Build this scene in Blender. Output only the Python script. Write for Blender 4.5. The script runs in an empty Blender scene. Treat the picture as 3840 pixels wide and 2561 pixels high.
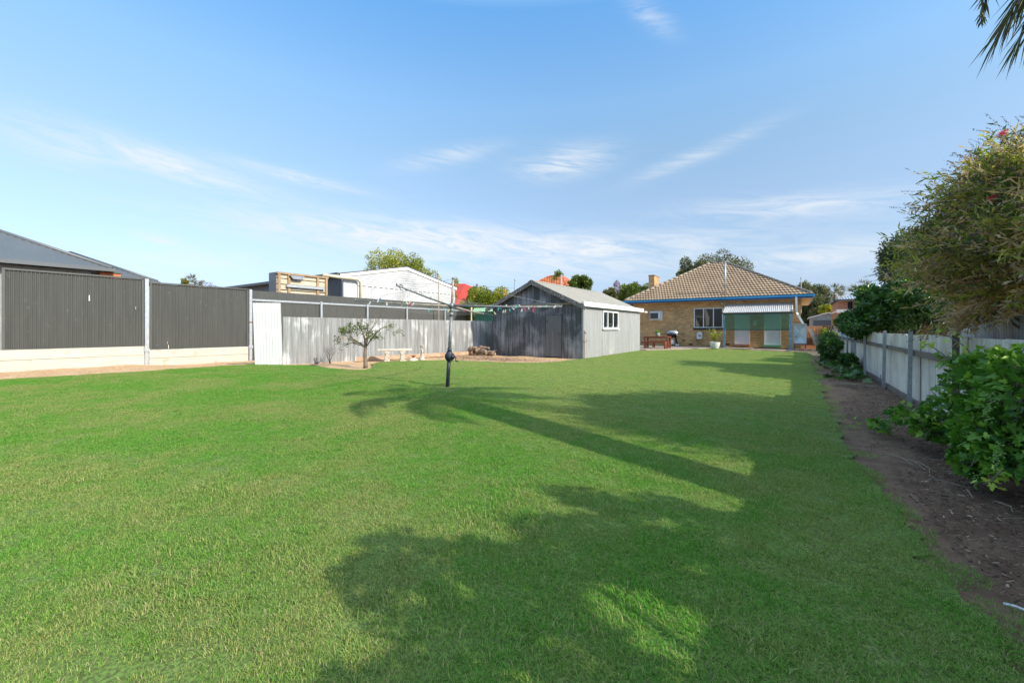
import bpy, math, random
import numpy as np
from mathutils import Vector
S = bpy.context.scene
C = S.collection
R = random.Random(7)
NR = np.random.default_rng(7)
rad = math.radians
# ------------------------------------------------------------------ camera, world, sun, exposure
CAMH, F, TH = 1.3, 1550.0, rad(34.5)
sn, cs = math.sin(TH), math.cos(TH)
cam = bpy.data.objects.new('camera', bpy.data.cameras.new('camera')); C.objects.link(cam)
cam.location = (0, 0, CAMH); cam.rotation_euler = (rad(90), 0, TH)
cam.data.lens = 36*F/3840; cam.data.sensor_width = 36; cam.data.shift_y = -50.5/3840
cam.data.clip_end = 3000; cam.data.clip_start = 0.05
S.camera = cam
SUN_E = rad(33)
sdir = Vector((math.cos(SUN_E)*math.cos(rad(-2)), math.cos(SUN_E)*math.sin(rad(-2)), math.sin(SUN_E)))
W = bpy.data.worlds.new('World'); S.world = W; W.use_nodes = True
nt = W.node_tree; nt.nodes.clear()
def N(nt, typ, **kw):
    n = nt.nodes.new(typ)
    for k, v in kw.items():
        if k.startswith('i_'): n.inputs[int(k[2:]) if k[2:].isdigit() else k[2:]].default_value = v
        else: setattr(n, k, v)
    return n
def MA(nt, op, a, b=None, c=None):
    n = nt.nodes.new('ShaderNodeMath'); n.operation = op
    for i, x in enumerate((a, b, c)):
        if x is None: continue
        if isinstance(x, (int, float)): n.inputs[i].default_value = x
        else: nt.links.new(x, n.inputs[i])
    return n.outputs[0]
def RAMP(nt, fac, stops, interp='LINEAR'):
    n = nt.nodes.new('ShaderNodeValToRGB'); cr = n.color_ramp; cr.interpolation = interp
    while len(cr.elements) < len(stops): cr.elements.new(0.5)
    for e, (p, c) in zip(cr.elements, stops):
        e.position = p; e.color = (c, c, c, 1) if isinstance(c, (int, float)) else (*c, 1)
    nt.links.new(fac, n.inputs[0]); return n.outputs[0]
def MIX(nt, fac, a, b, blend='MIX'):
    n = nt.nodes.new('ShaderNodeMix'); n.data_type = 'RGBA'; n.blend_type = blend
    for i, x in ((0, fac), (6, a), (7, b)):
        if isinstance(x, (int, float)): n.inputs[i].default_value = x
        elif isinstance(x, tuple): n.inputs[i].default_value = (*x, 1)
        else: nt.links.new(x, n.inputs[i])
    return n.outputs[2]
sky = N(nt, 'ShaderNodeTexSky', sky_type='NISHITA', sun_disc=False, sun_elevation=SUN_E, sun_rotation=rad(92))
sky.air_density = 1.0; sky.dust_density = 0.6; sky.ozone_density = 1.6; sky.altitude = 50
tc = N(nt, 'ShaderNodeTexCoord'); sp = N(nt, 'ShaderNodeSeparateXYZ'); nt.links.new(tc.outputs['Generated'], sp.inputs[0])
X_, Y_, Z_ = sp.outputs
az = MA(nt, 'ARCTAN2', X_, Y_)
hor = MA(nt, 'SQRT', MA(nt, 'ADD', MA(nt, 'MULTIPLY', X_, X_), MA(nt, 'MULTIPLY', Y_, Y_)))
el = MA(nt, 'DIVIDE', Z_, MA(nt, 'MAXIMUM', hor, 0.02))
# cirrus: soft banks (azimuth, elevation, widths, strength) broken up by streaky noise
def bank(px, py, wx, wy, st, tilt=0.0):
    u, v = (px-1920)/F, (1230-py)/F
    a0 = math.atan(u)-TH; e0 = v/math.sqrt(1+u*u)
    k = math.cos(math.atan(u))
    da = MA(nt, 'SUBTRACT', az, a0)
    de = MA(nt, 'SUBTRACT', MA(nt, 'SUBTRACT', el, e0), MA(nt, 'MULTIPLY', da, tilt))
    gx = MA(nt, 'MULTIPLY', da, 1.1*F/(wx*k*k)); gy = MA(nt, 'MULTIPLY', de, 1.15*F/(wy*k))
    r = MA(nt, 'ADD', MA(nt, 'MULTIPLY', gx, gx), MA(nt, 'MULTIPLY', gy, gy))
    return MA(nt, 'MULTIPLY', MA(nt, 'EXPONENT', MA(nt, 'MULTIPLY', r, -1.0)), st)
acc = None
for b in [(640, 620, 420, 60, .75, -.12), (1130, 670, 260, 26, .55, -.1), (2120, 610, 170, 62, .7, .1), (1680, 590, 190, 40, .45, .25), (2600, 590, 260, 34, .4, .28),
          (1500, 880, 620, 70, .95, 0), (2200, 930, 650, 55, .7, 0), (1950, 1010, 900, 60, .5, 0), (600, 900, 120, 22, .55, -.12),
          (3000, 770, 500, 50, .6, -.08), (3150, 960, 480, 60, .5, 0), (200, 560, 260, 70, .4, -.1), (2440, 60, 90, 60, .4, -.8), (700, 980, 300, 50, .35, 0)]:
    g = bank(*b); acc = g if acc is None else MA(nt, 'ADD', acc, g)
cv = N(nt, 'ShaderNodeCombineXYZ')
nt.links.new(MA(nt, 'ADD', MA(nt, 'MULTIPLY', az, 3.2), MA(nt, 'MULTIPLY', el, 5.0)), cv.inputs[0]); nt.links.new(MA(nt, 'ADD', MA(nt, 'MULTIPLY', el, 15.0), MA(nt, 'MULTIPLY', az, 1.2)), cv.inputs[1])
nz = N(nt, 'ShaderNodeTexNoise', i_Scale=2.3, i_Detail=12.0, i_Roughness=.68, i_Distortion=1.3); nt.links.new(cv.outputs[0], nz.inputs['Vector'])
streak = RAMP(nt, nz.outputs[0], [(.35, 0.0), (.60, 1.0)])
cl = MA(nt, 'MINIMUM', MA(nt, 'MULTIPLY', acc, MA(nt, 'ADD', streak, .16)), .95)
# in frame: grade of the Nishita sky towards the camera's rendering of it (scaled up below)
grade = RAMP(nt, MA(nt, 'MULTIPLY', el, .5), [(0.0, (0.129, 0.140, 0.199)), (0.035, (0.145, 0.146, 0.191)), (0.075, (0.194, 0.191, 0.199)), (0.155, (0.272, 0.260, 0.243)), (0.205, (0.286, 0.297, 0.272)), (0.265, (0.297, 0.345, 0.334)), (0.385, (0.231, 0.362, 0.407)), (.5, (.96, .88, .64)), (.8, (.96, .85, .57))])  # overhead stops, above the frame, brightened and warmed to fill the shade
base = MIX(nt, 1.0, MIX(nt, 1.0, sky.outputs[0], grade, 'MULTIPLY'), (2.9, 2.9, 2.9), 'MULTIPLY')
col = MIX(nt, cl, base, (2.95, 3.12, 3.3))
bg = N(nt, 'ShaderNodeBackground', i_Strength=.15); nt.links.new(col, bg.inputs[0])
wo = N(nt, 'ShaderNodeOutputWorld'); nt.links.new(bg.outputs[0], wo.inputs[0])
sl = bpy.data.lights.new('sun', 'SUN'); sl.energy = 3.0; sl.angle = rad(.53); sl.color = (1, .91, .75)
so = bpy.data.objects.new('sun', sl); C.objects.link(so); so.rotation_euler = sdir.to_track_quat('Z', 'Y').to_euler(); so.location = (20, 0, 20)
S.view_settings.view_transform = 'Standard'; S.view_settings.look = 'None'; S.view_settings.gamma = 1; S.view_settings.exposure = 1.0

# ------------------------------------------------------------------ placing: where the lines of sight of the survey meet a plane
def ray(px, py): return (px-1920)/F, (1230-py)/F
def onY(px, py, Y):
    u, v = ray(px, py); D = Y/(cs+sn*u); return Vector((D*(-sn+cs*u), Y, CAMH+D*v))
def onX(px, py, X):
    u, v = ray(px, py); D = X/(-sn+cs*u); return Vector((X, D*(cs+sn*u), CAMH+D*v))
def onG(px, py, z=0.0):
    u, v = ray(px, py); D = (z-CAMH)/v; return Vector((D*(-sn+cs*u), D*(cs+sn*u), z))
def onD(px, py, D):
    u, v = ray(px, py); return Vector((D*(-sn+cs*u), D*(cs+sn*u), CAMH+D*v))
def proj(p):
    D = -p[0]*sn+p[1]*cs; r = p[0]*cs+p[1]*sn
    return 1920+F*r/D, 1230-F*(p[2]-CAMH)/D

# ------------------------------------------------------------------ mesh helpers
ORG = {}
def tag(o, label=None, cat=None, group=None, kind=None):
    if label: o['label'] = label
    if cat: o['category'] = cat
    if group: o['group'] = group
    if kind: o['kind'] = kind
    return o
def thing(name, label, cat, loc=(0, 0, 0), group=None):
    o = bpy.data.objects.new(name, None); o.empty_display_size = .2; C.objects.link(o); o.location = loc; ORG[o] = Vector(loc)
    return tag(o, label, cat, group)
class MB:
    def __init__(s): s.v = []; s.f = []
    def add(s, vs, fs):
        b = len(s.v); s.v += [tuple(p) for p in vs]; s.f += [tuple(i+b for i in f) for f in fs]; return s
    def box(s, x0, x1, y0, y1, z0, z1):
        return s.add([(x0,y0,z0),(x1,y0,z0),(x1,y1,z0),(x0,y1,z0),(x0,y0,z1),(x1,y0,z1),(x1,y1,z1),(x0,y1,z1)],
                     [(0,3,2,1),(4,5,6,7),(0,1,5,4),(1,2,6,5),(2,3,7,6),(3,0,4,7)])
    def bar(s, a, b, w, h, up=(0, 0, 1)):     # rectangular bar from a to b
        a, b = Vector(a), Vector(b); d = (b-a).normalized(); up = Vector(up)
        if abs(d.dot(up)) > .95: up = Vector((0, 1, 0))
        x = d.cross(up).normalized()*w/2; y = d.cross(x).normalized()*h/2
        vs = [p+i*x+j*y for p in (a, b) for i, j in ((-1,-1),(1,-1),(1,1),(-1,1))]
        return s.add(vs, [(0,1,2,3),(7,6,5,4),(0,4,5,1),(1,5,6,2),(2,6,7,3),(3,7,4,0)])
    def tube(s, pts, r, n=8, cap=True):
        pts = [Vector(p) for p in pts]; m = len(pts); rs = r if isinstance(r, (list, tuple)) else [r]*m
        b = len(s.v); pv = None
        for i, p in enumerate(pts):
            d = (pts[min(i+1, m-1)]-pts[max(i-1, 0)]).normalized()
            if pv is None:
                x = d.cross(Vector((0, 0, 1)) if abs(d.z) < .9 else Vector((1, 0, 0))).normalized()
            else:
                x = (pv-d*pv.dot(d)).normalized()
            pv = x; y = d.cross(x)
            for k in range(n):
                a = 2*math.pi*k/n; s.v.append(tuple(p+(x*math.cos(a)+y*math.sin(a))*rs[i]))
        for i in range(m-1):
            for k in range(n):
                s.f.append((b+i*n+k, b+i*n+(k+1)%n, b+(i+1)*n+(k+1)%n, b+(i+1)*n+k))
        if cap:
            s.f.append(tuple(b+k for k in range(n))[::-1]); s.f.append(tuple(b+(m-1)*n+k for k in range(n)))
        return s
    def lathe(s, c, prof, n=20, sx=1, sy=1):  # prof: list (r,z)
        b = len(s.v)
        for r, z in prof:
            for k in range(n):
                a = 2*math.pi*k/n; s.v.append((c[0]+r*math.cos(a)*sx, c[1]+r*math.sin(a)*sy, c[2]+z))
        for i in range(len(prof)-1):
            for k in range(n): s.f.append((b+i*n+k, b+i*n+(k+1)%n, b+(i+1)*n+(k+1)%n, b+(i+1)*n+k))
        s.f.append(tuple(b+k for k in range(n))[::-1]); s.f.append(tuple(b+(len(prof)-1)*n+k for k in range(n)))
        return s
    def prism(s, pts, d):                     # polygon extruded by vector d
        d = Vector(d); n = len(pts); p = [Vector(q) for q in pts]
        return s.add(p+[q+d for q in p], [tuple(range(n))[::-1], tuple(range(n, 2*n))]+[(i, (i+1)%n, n+(i+1)%n, n+i) for i in range(n)])
    def blob(s, c, rx, ry, rz, seed=0, n=10, m=7, am=.15):
        rr = random.Random(seed); vs = []; b = len(s.v)
        for i in range(m+1):
            t = math.pi*i/m
            for k in range(n):
                a = 2*math.pi*k/n; q = 1+rr.uniform(-am, am)
                vs.append((c[0]+rx*q*math.sin(t)*math.cos(a), c[1]+ry*q*math.sin(t)*math.sin(a), c[2]+rz*math.cos(t)*(q if 0 < i < m else 1)))
        return s.add(vs, [(i*n+k, (i+1)*n+k, (i+1)*n+(k+1)%n, i*n+(k+1)%n) for i in range(m) for k in range(n)])
    def corr(s, o, U, V, pitch, amp, seg=6, top=None, bot=None, prof='sin', rows=1):
        # corrugated sheet: waves follow U, ribs run along V
        o, U, V = Vector(o), Vector(U), Vector(V); L = U.length; nrm = U.cross(V).normalized()
        nw = max(1, int(round(L/pitch*seg))); b = len(s.v)
        for i in range(nw+1):
            t = i/nw; ph = (t*L/pitch) % 1
            if prof == 'sin': w = math.sin(2*math.pi*ph)
            else: w = 1 if ph < .3 else (-1 if .45 < ph < .85 else (1-2*(ph-.3)/.15 if ph < .45 else -1+2*(ph-.85)/.15))
            k0 = bot(t) if bot else 0; k1 = top(t) if top else 1
            for r in range(rows+1):
                s.v.append(tuple(o+U*t+V*(k0+(k1-k0)*r/rows)+nrm*amp*w))
        for i in range(nw):
            for r in range(rows):
                a = b+i*(rows+1)+r; s.f.append((a, a+rows+1, a+rows+2, a+1))
        return s
    def build(s, name, m, parent=None, loc=None, smooth=False, bevel=0):
        me = bpy.data.meshes.new(name)
        org = ORG[parent] if parent else Vector(loc if loc is not None else (0, 0, 0))
        me.from_pydata([(x-org.x, y-org.y, z-org.z) for x, y, z in s.v], [], s.f); me.update()
        o = bpy.data.objects.new(name, me); C.objects.link(o)
        if m: me.materials.append(m)
        ORG[o] = org
        if parent: o.parent = parent
        else: o.location = org
        if smooth: me.polygons.foreach_set('use_smooth', [True]*len(me.polygons))
        if bevel:
            bm = o.modifiers.new('b', 'BEVEL'); bm.width = bevel; bm.segments = 2; bm.limit_method = 'ANGLE'
        return o
def np_mesh(name, V, faces_n, m, parent=None, loc=None, tint=None, smooth=False):
    """V (n, k, 3): n separate polys of k verts; faces_n: list of index tuples inside one item"""
    n, k, _ = V.shape; org = ORG[parent] if parent else Vector(loc if loc is not None else (0, 0, 0))
    me = bpy.data.meshes.new(name); P = (V.reshape(-1, 3)-np.array(org)).astype(np.float32)
    idx = []; lens = [len(f) for f in faces_n]
    fl = np.concatenate([np.array(f) for f in faces_n])
    loops = (np.arange(n)[:, None]*k+fl[None, :]).ravel()
    tot = np.tile(lens, n); st = np.concatenate([[0], np.cumsum(tot)[:-1]])
    me.vertices.add(n*k); me.vertices.foreach_set('co', P.ravel())
    me.loops.add(len(loops)); me.loops.foreach_set('vertex_index', loops.astype(np.int32))
    me.polygons.add(len(tot)); me.polygons.foreach_set('loop_start', st.astype(np.int32)); me.polygons.foreach_set('loop_total', tot.astype(np.int32))
    if tint is not None:
        a = me.attributes.new('tint', 'FLOAT', 'POINT'); a.data.foreach_set('value', np.repeat(tint, k).astype(np.float32))
    me.update(calc_edges=True); me.validate()
    if smooth: me.polygons.foreach_set('use_smooth', [True]*len(me.polygons))
    me.materials.append(m)
    o = bpy.data.objects.new(name, me); C.objects.link(o); ORG[o] = org
    if parent: o.parent = parent
    else: o.location = org
    return o

# ------------------------------------------------------------------ materials
def new_mat(name):
    m = bpy.data.materials.new(name); m.use_nodes = True; t = m.node_tree
    return m, t, t.nodes['Principled BSDF']
def noise(t, scale, vec=None, detail=4, rough=.55, sv=None, dist=0):
    n = N(t, 'ShaderNodeTexNoise', i_Scale=scale, i_Detail=float(detail), i_Roughness=rough, i_Distortion=float(dist))
    g = N(t, 'ShaderNodeNewGeometry'); src = vec or g.outputs['Position']
    if sv:
        mp = N(t, 'ShaderNodeMapping'); mp.inputs['Scale'].default_value = sv; t.links.new(src, mp.inputs[0]); src = mp.outputs[0]
    t.links.new(src, n.inputs['Vector']); return n.outputs[0]
def bump(t, b, h, st, dist=.01):
    n = N(t, 'ShaderNodeBump', i_Strength=st, i_Distance=dist); t.links.new(h, n.inputs['Height']); t.links.new(n.outputs[0], b.inputs['Normal'])
def mat(name, c1, c2=None, rough=.6, metal=0, scale=3, sv=None, lo=.35, hi=.65, c3=None, s3=20, sv3=None, lo3=.55, hi3=.7, bmp=0, bs=60, spec=None, fine=.12):
    m, t, b = new_mat(name)
    c2 = c2 or tuple(x*.75 for x in c1)
    c = MIX(t, RAMP(t, noise(t, scale, sv=sv, detail=6), [(lo, 0.), (hi, 1.)]), c1, c2)
    if c3: c = MIX(t, RAMP(t, noise(t, s3, sv=sv3, detail=5), [(lo3, 0.), (hi3, 1.)]), c, c3)
    if fine:
        f = RAMP(t, noise(t, 55, detail=3), [(.3, 1-fine), (.7, 1+fine)]); c = MIX(t, 1.0, c, f, 'MULTIPLY')
    t.links.new(c, b.inputs['Base Color']); b.inputs['Roughness'].default_value = rough; b.inputs['Metallic'].default_value = metal
    if spec is not None: b.inputs['Specular IOR Level'].default_value = spec
    if bmp: bump(t, b, noise(t, bs, detail=5), bmp)
    return m
def leaf_mat(name, stops, rough=.45, trans=.25, spec=.4):
    m, t, b = new_mat(name)
    a = N(t, 'ShaderNodeAttribute', attribute_name='tint'); c = RAMP(t, a.outputs['Fac'], stops)
    f = RAMP(t, noise(t, 3, detail=2), [(.3, .8), (.7, 1.2)]); c = MIX(t, 1.0, c, f, 'MULTIPLY')
    t.links.new(c, b.inputs['Base Color']); b.inputs['Roughness'].default_value = rough; b.inputs['Specular IOR Level'].default_value = spec
    tr = N(t, 'ShaderNodeBsdfTranslucent'); t.links.new(MIX(t, 1.0, c, (1.15, 1.2, .6), 'MULTIPLY'), tr.inputs[0])
    mx = N(t, 'ShaderNodeMixShader', i_0=trans); t.links.new(b.outputs[0], mx.inputs[1]); t.links.new(tr.outputs[0], mx.inputs[2])
    t.links.new(mx.outputs[0], t.nodes['Material Output'].inputs[0]); return m
def brick_mat(name, cols, mortar, bw=.24, bh=.086, sc=1.0):
    m, t, b = new_mat(name); g = N(t, 'ShaderNodeNewGeometry'); s = N(t, 'ShaderNodeSeparateXYZ'); t.links.new(g.outputs['Position'], s.inputs[0])
    cv = N(t, 'ShaderNodeCombineXYZ'); t.links.new(MA(t, 'ADD', s.outputs[0], s.outputs[1]), cv.inputs[0]); t.links.new(s.outputs[2], cv.inputs[1])
    br = N(t, 'ShaderNodeTexBrick', i_Scale=1.0); br.inputs['Brick Width'].default_value = bw; br.inputs['Row Height'].default_value = bh
    br.inputs['Mortar Size'].default_value = .007; br.inputs['Mortar Smooth'].default_value = .3; br.inputs['Bias'].default_value = -.1
    br.inputs['Color1'].default_value = (0, 0, 0, 1); br.inputs['Color2'].default_value = (1, 1, 1, 1); br.inputs['Mortar'].default_value = (.5, .5, .5, 1)
    t.links.new(cv.outputs[0], br.inputs['Vector'])
    c = RAMP(t, br.outputs['Color'], [(0, cols[0]), (.5, cols[1]), (1, cols[2])])
    c = MIX(t, 1.0, c, RAMP(t, noise(t, 1.2, detail=6), [(.3, .78), (.7, 1.18)]), 'MULTIPLY')
    c = MIX(t, 1.0, c, RAMP(t, noise(t, 45, detail=3), [(.3, .85), (.7, 1.15)]), 'MULTIPLY')
    c = MIX(t, br.outputs['Fac'], c, mortar); t.links.new(c, b.inputs['Base Color']); b.inputs['Roughness'].default_value = .85
    bump(t, b, MA(t, 'SUBTRACT', 1.0, br.outputs['Fac']), .5, .008); return m
def sheet_mat(name, c1, c2, c3, rough=.5, metal=.3, axis='y', c3lo=.55, c3hi=.75, sheetw=.76, vary=.12):
    """weathered sheet iron: stains streaked downwards, each sheet a little different"""
    m, t, b = new_mat(name); g = N(t, 'ShaderNodeNewGeometry'); s = N(t, 'ShaderNodeSeparateXYZ'); t.links.new(g.outputs['Position'], s.inputs[0])
    st = noise(t, 1.0, sv=(9, 9, .55), detail=7, rough=.65); pt = noise(t, .9, detail=5, dist=.5); fi = noise(t, 1.0, sv=(40, 40, 6), detail=4)
    c = MIX(t, RAMP(t, st, [(.36, 0.), (.64, 1.)]), c1, c2)
    c = MIX(t, RAMP(t, MA(t, 'ADD', MA(t, 'MULTIPLY', pt, .6), MA(t, 'MULTIPLY', st, .4)), [(c3lo, 0.), (c3hi, 1.)]), c, c3)
    ax = s.outputs[1] if axis == 'y' else s.outputs[0]
    wn = N(t, 'ShaderNodeTexWhiteNoise', noise_dimensions='1D'); t.links.new(MA(t, 'FLOOR', MA(t, 'DIVIDE', ax, sheetw)), wn.inputs['W'])
    k = MA(t, 'ADD', 1-vary, MA(t, 'MULTIPLY', wn.outputs[0], 2*vary))
    k = MA(t, 'MULTIPLY', k, MA(t, 'ADD', .85, MA(t, 'MULTIPLY', fi, .3)))
    kc = N(t, 'ShaderNodeCombineXYZ'); [t.links.new(k, kc.inputs[i]) for i in range(3)]
    c = MIX(t, 1.0, c, kc.outputs[0], 'MULTIPLY')
    t.links.new(c, b.inputs['Base Color']); b.inputs['Roughness'].default_value = rough; b.inputs['Metallic'].default_value = metal
    bump(t, b, fi, .15, .005); return m
M_dark = mat('dark_grey_steel', (.070, .071, .067), (.058, .059, .056), rough=.45, scale=1.5, sv=(6, 6, .5), c3=(.11, .11, .10), s3=9, lo3=.66, hi3=.72, fine=.05)
M_darkframe = mat('dark_frame_steel', (.085, .087, .085), (.075, .077, .076), rough=.4, fine=.04)
M_conc = mat('cream_concrete', (.43, .40, .345), (.50, .47, .415), rough=.85, scale=2.2, sv=(1, .6, 3), c3=(.36, .29, .21), s3=3, lo3=.6, hi3=.75, bmp=.25, bs=90)
M_galv = mat('galvanised_post', (.36, .39, .42), (.46, .49, .52), rough=.42, metal=.35, scale=14, c3=(.28, .3, .33), s3=30, bmp=.05)
M_iron = sheet_mat('weathered_galvanised_iron', (.21, .21, .215), (.37, .375, .38), (.64, .64, .65), metal=.25, c3lo=.52, c3hi=.64, vary=.05)
M_white = sheet_mat('white_painted_iron', (.70, .70, .69), (.62, .62, .61), (.50, .47, .43), metal=0, rough=.5, vary=.05, c3lo=.56, c3hi=.8)
M_rust = mat('rusty_steel', (.13, .055, .035), (.2, .09, .05), rough=.9, scale=8, bmp=.4)
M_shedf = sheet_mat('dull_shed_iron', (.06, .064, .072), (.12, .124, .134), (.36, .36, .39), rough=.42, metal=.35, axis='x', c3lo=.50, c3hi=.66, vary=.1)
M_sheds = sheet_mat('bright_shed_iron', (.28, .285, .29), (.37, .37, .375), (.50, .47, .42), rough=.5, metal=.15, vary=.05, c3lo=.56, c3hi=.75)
M_shedroof = sheet_mat('aged_roof_iron', (.27, .245, .21), (.36, .33, .29), (.19, .16, .13), rough=.6, metal=.1, vary=.05, c3lo=.62, c3hi=.7)
M_oldwood = mat('peeling_dark_timber', (.10, .095, .09), (.17, .16, .155), rough=.85, scale=5, sv=(4, 1, 8), c3=(.5, .5, .5), s3=14, sv3=(1, 1, 1.6), lo3=.58, hi3=.62, bmp=.5)
M_greywood = mat('weathered_timber', (.22, .17, .13), (.33, .27, .21), rough=.9, scale=4, sv=(2, .6, 9), bmp=.5)
M_wpaint = mat('white_paint', (.8, .8, .79), (.72, .71, .69), rough=.5, scale=3, fine=.04)
M_cream = mat('cream_paint', (.62, .56, .42), (.5, .45, .33), rough=.6, scale=3)
M_brick = brick_mat('tan_brick', ((.40, .21, .075), (.50, .28, .105), (.60, .37, .17)), (.62, .48, .32))
M_redbrick = brick_mat('red_brick', ((.36, .12, .05), (.45, .17, .08), (.5, .22, .12)), (.5, .4, .32))
M_tile = mat('brown_roof_tile', (.34, .235, .155), (.26, .18, .12), rough=.8, scale=.8, sv=(1, 1, 1), c3=(.40, .30, .21), s3=4, lo3=.5, hi3=.7, bmp=.2)
M_ridge = mat('ridge_mortar', (.34, .27, .2), (.24, .19, .15), rough=.85, scale=5, bmp=.3)
M_ridged = mat('dark_ridge_tile', (.13, .12, .115), (.2, .18, .16), rough=.85, scale=5)
M_blue = mat('blue_gutter_paint', (.05, .31, .60), (.07, .35, .64), rough=.4, scale=2, fine=.05)
M_bluepost = mat('flaking_blue_paint', (.07, .22, .36), (.35, .42, .45), rough=.7, scale=9, lo=.5, hi=.62)
M_slab = mat('patio_concrete', (.32, .26, .22), (.24, .19, .16), rough=.85, scale=1.5, c3=(.4, .34, .28), s3=5, bmp=.3)
M_redtim = mat('red_stained_timber', (.22, .065, .03), (.3, .1, .045), rough=.5, scale=6, sv=(1, 6, 6), bmp=.2)
M_black = mat('black_enamel', (.018, .018, .02), rough=.3, fine=.03)
M_plastic = mat('white_plastic', (.72, .73, .75), (.66, .67, .7), rough=.4, fine=.03)
M_steel = mat('brushed_steel', (.5, .5, .52), (.4, .4, .42), rough=.3, metal=.8)
M_pot = mat('white_glazed_pot', (.74, .7, .68), (.66, .62, .6), rough=.4, bmp=.1)
M_pot2 = mat('sage_pot', (.3, .36, .3), rough=.5)
M_stone = mat('cast_stone', (.62, .54, .46), (.48, .41, .34), rough=.9, scale=9, c3=(.25, .2, .16), s3=22, lo3=.6, hi3=.7, bmp=.6)
M_mast = mat('old_galvanised_tube', (.15, .16, .18), (.25, .26, .28), rough=.5, metal=.4, scale=9, sv=(1, 1, 1))
M_mastd = mat('navy_painted_pole', (.018, .024, .04), (.03, .036, .055), rough=.55, scale=7, bmp=.1)
M_arm = mat('pale_rusty_tube', (.36, .31, .26), (.24, .2, .17), rough=.6, scale=12)
M_wire = mat('line_wire', (.35, .36, .38), rough=.5, fine=0)
M_bark = mat('grey_bark', (.12, .09, .07), (.2, .16, .12), rough=.95, scale=12, sv=(1, 1, .3), bmp=.7)
M_charred = mat('dark_dry_twigs', (.045, .04, .045), (.09, .08, .085), rough=.95, scale=9)
M_logs = mat('split_firewood', (.16, .10, .07), (.36, .26, .19), rough=.95, scale=9, lo=.45, hi=.6, bmp=.9, bs=30)
M_sash = mat('charcoal_roof_steel', (.105, .115, .13), (.09, .10, .112), rough=.45, metal=.1, scale=.6)
M_gwall = mat('light_grey_render', (.33, .34, .34), rough=.8)
M_orange = mat('orange_roof_tile', (.62, .2, .07), (.5, .15, .06), rough=.8, scale=2)
M_red = mat('red_roof', (.55, .05, .03), (.42, .045, .03), rough=.6, scale=2)
M_solar = mat('solar_glass', (.02, .03, .07), rough=.15, fine=0)
M_green = mat('green_sheet', (.10, .30, .17), (.14, .36, .22), rough=.5, scale=3)
M_asb = sheet_mat('fibre_cement', (.50, .46, .41), (.76, .71, .64), (.34, .30, .25), rough=.85, metal=0, sheetw=1.14, vary=.06, c3lo=.55, c3hi=.7)
M_paling = mat('new_timber_paling', (.5, .32, .2), (.4, .25, .15), rough=.8, scale=4, sv=(6, 6, .6), bmp=.2)
M_rail = mat('rough_rail_timber', (.12, .095, .08), (.2, .165, .14), rough=.95, scale=6, sv=(4, .5, 8), bmp=.6)
M_dgwall = mat('dark_shed_wall', (.085, .09, .10), (.11, .115, .125), rough=.5, scale=3)
def glass_mat(name, col, rough=.04):
    m, t, b = new_mat(name); b.inputs['Base Color'].default_value = (*col, 1); b.inputs['Roughness'].default_value = rough; b.inputs['Specular IOR Level'].default_value = .5
    bump(t, b, noise(t, .8, detail=1), .05, .02); return m
M_glass = glass_mat('window_glass', (.012, .016, .02))
M_screen, t, b = new_mat('green_tinted_screen')
gl = N(t, 'ShaderNodeBsdfGlossy', i_Roughness=.12); gl.inputs[0].default_value = (.6, .85, .8, 1)
tp = N(t, 'ShaderNodeBsdfTransparent'); tp.inputs[0].default_value = (.50, .74, .66, 1)
df = N(t, 'ShaderNodeBsdfDiffuse'); df.inputs[0].default_value = (.05, .11, .10, 1)
m1 = N(t, 'ShaderNodeMixShader', i_0=.08); t.links.new(tp.outputs[0], m1.inputs[1]); t.links.new(df.outputs[0], m1.inputs[2])
m2 = N(t, 'ShaderNodeMixShader', i_0=.06); t.links.new(m1.outputs[0], m2.inputs[1]); t.links.new(gl.outputs[0], m2.inputs[2]); t.links.new(m2.outputs[0], t.nodes['Material Output'].inputs[0])

# ------------------------------------------------------------------ the setting: ground, lawn, patio
def dipz(x, y):
    a = min(1, max(0, (-16.6-x)/2.6)); b = min(1, max(0, (y-4.6)/1.2)); c = min(1, max(0, (11-y)/2))
    return -.12*a*b*c
def grid_mesh(name, xs, ys, fz, m):
    g = MB(); nx = len(xs)
    g.v = [(x, y, fz(x, y)) for y in ys for x in xs]
    g.f = [(j*nx+i, j*nx+i+1, (j+1)*nx+i+1, (j+1)*nx+i) for j in range(len(ys)-1) for i in range(nx-1)]
    return tag(g.build(name, m, smooth=True), kind='structure')
m, t, b = new_mat('sandy_and_brown_soil'); M_soil = m
g = N(t, 'ShaderNodeNewGeometry'); s = N(t, 'ShaderNodeSeparateXYZ'); t.links.new(g.outputs['Position'], s.inputs[0])
sand = MIX(t, RAMP(t, noise(t, 2.2, detail=8, rough=.7), [(.35, 0.), (.7, 1.)]), (.60, .39, .23), (.44, .26, .14))
sand = MIX(t, RAMP(t, noise(t, 11, detail=5), [(.55, 0.), (.72, 1.)]), sand, (.70, .58, .44))
brown = MIX(t, RAMP(t, noise(t, 3.5, detail=9, rough=.75), [(.32, 0.), (.68, 1.)]), (.15, .085, .06), (.34, .215, .155))
brown = MIX(t, RAMP(t, noise(t, 28, detail=4), [(.58, 0.), (.7, 1.)]), brown, (.035, .025, .02))
xx = MA(t, 'ADD', s.outputs[0], MA(t, 'MULTIPLY', MA(t, 'GREATER_THAN', s.outputs[1], 24.5), -6.))
fac = RAMP(t, MA(t, 'MULTIPLY', MA(t, 'ADD', xx, 5.0), .5), [(0.45, 0.), (.55, 1.)])
t.links.new(MIX(t, fac, sand, brown), b.inputs['Base Color']); b.inputs['Roughness'].default_value = .95; b.inputs['Specular IOR Level'].default_value = .2
bump(t, b, noise(t, 14, detail=9, rough=.7), .9, .05)
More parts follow.
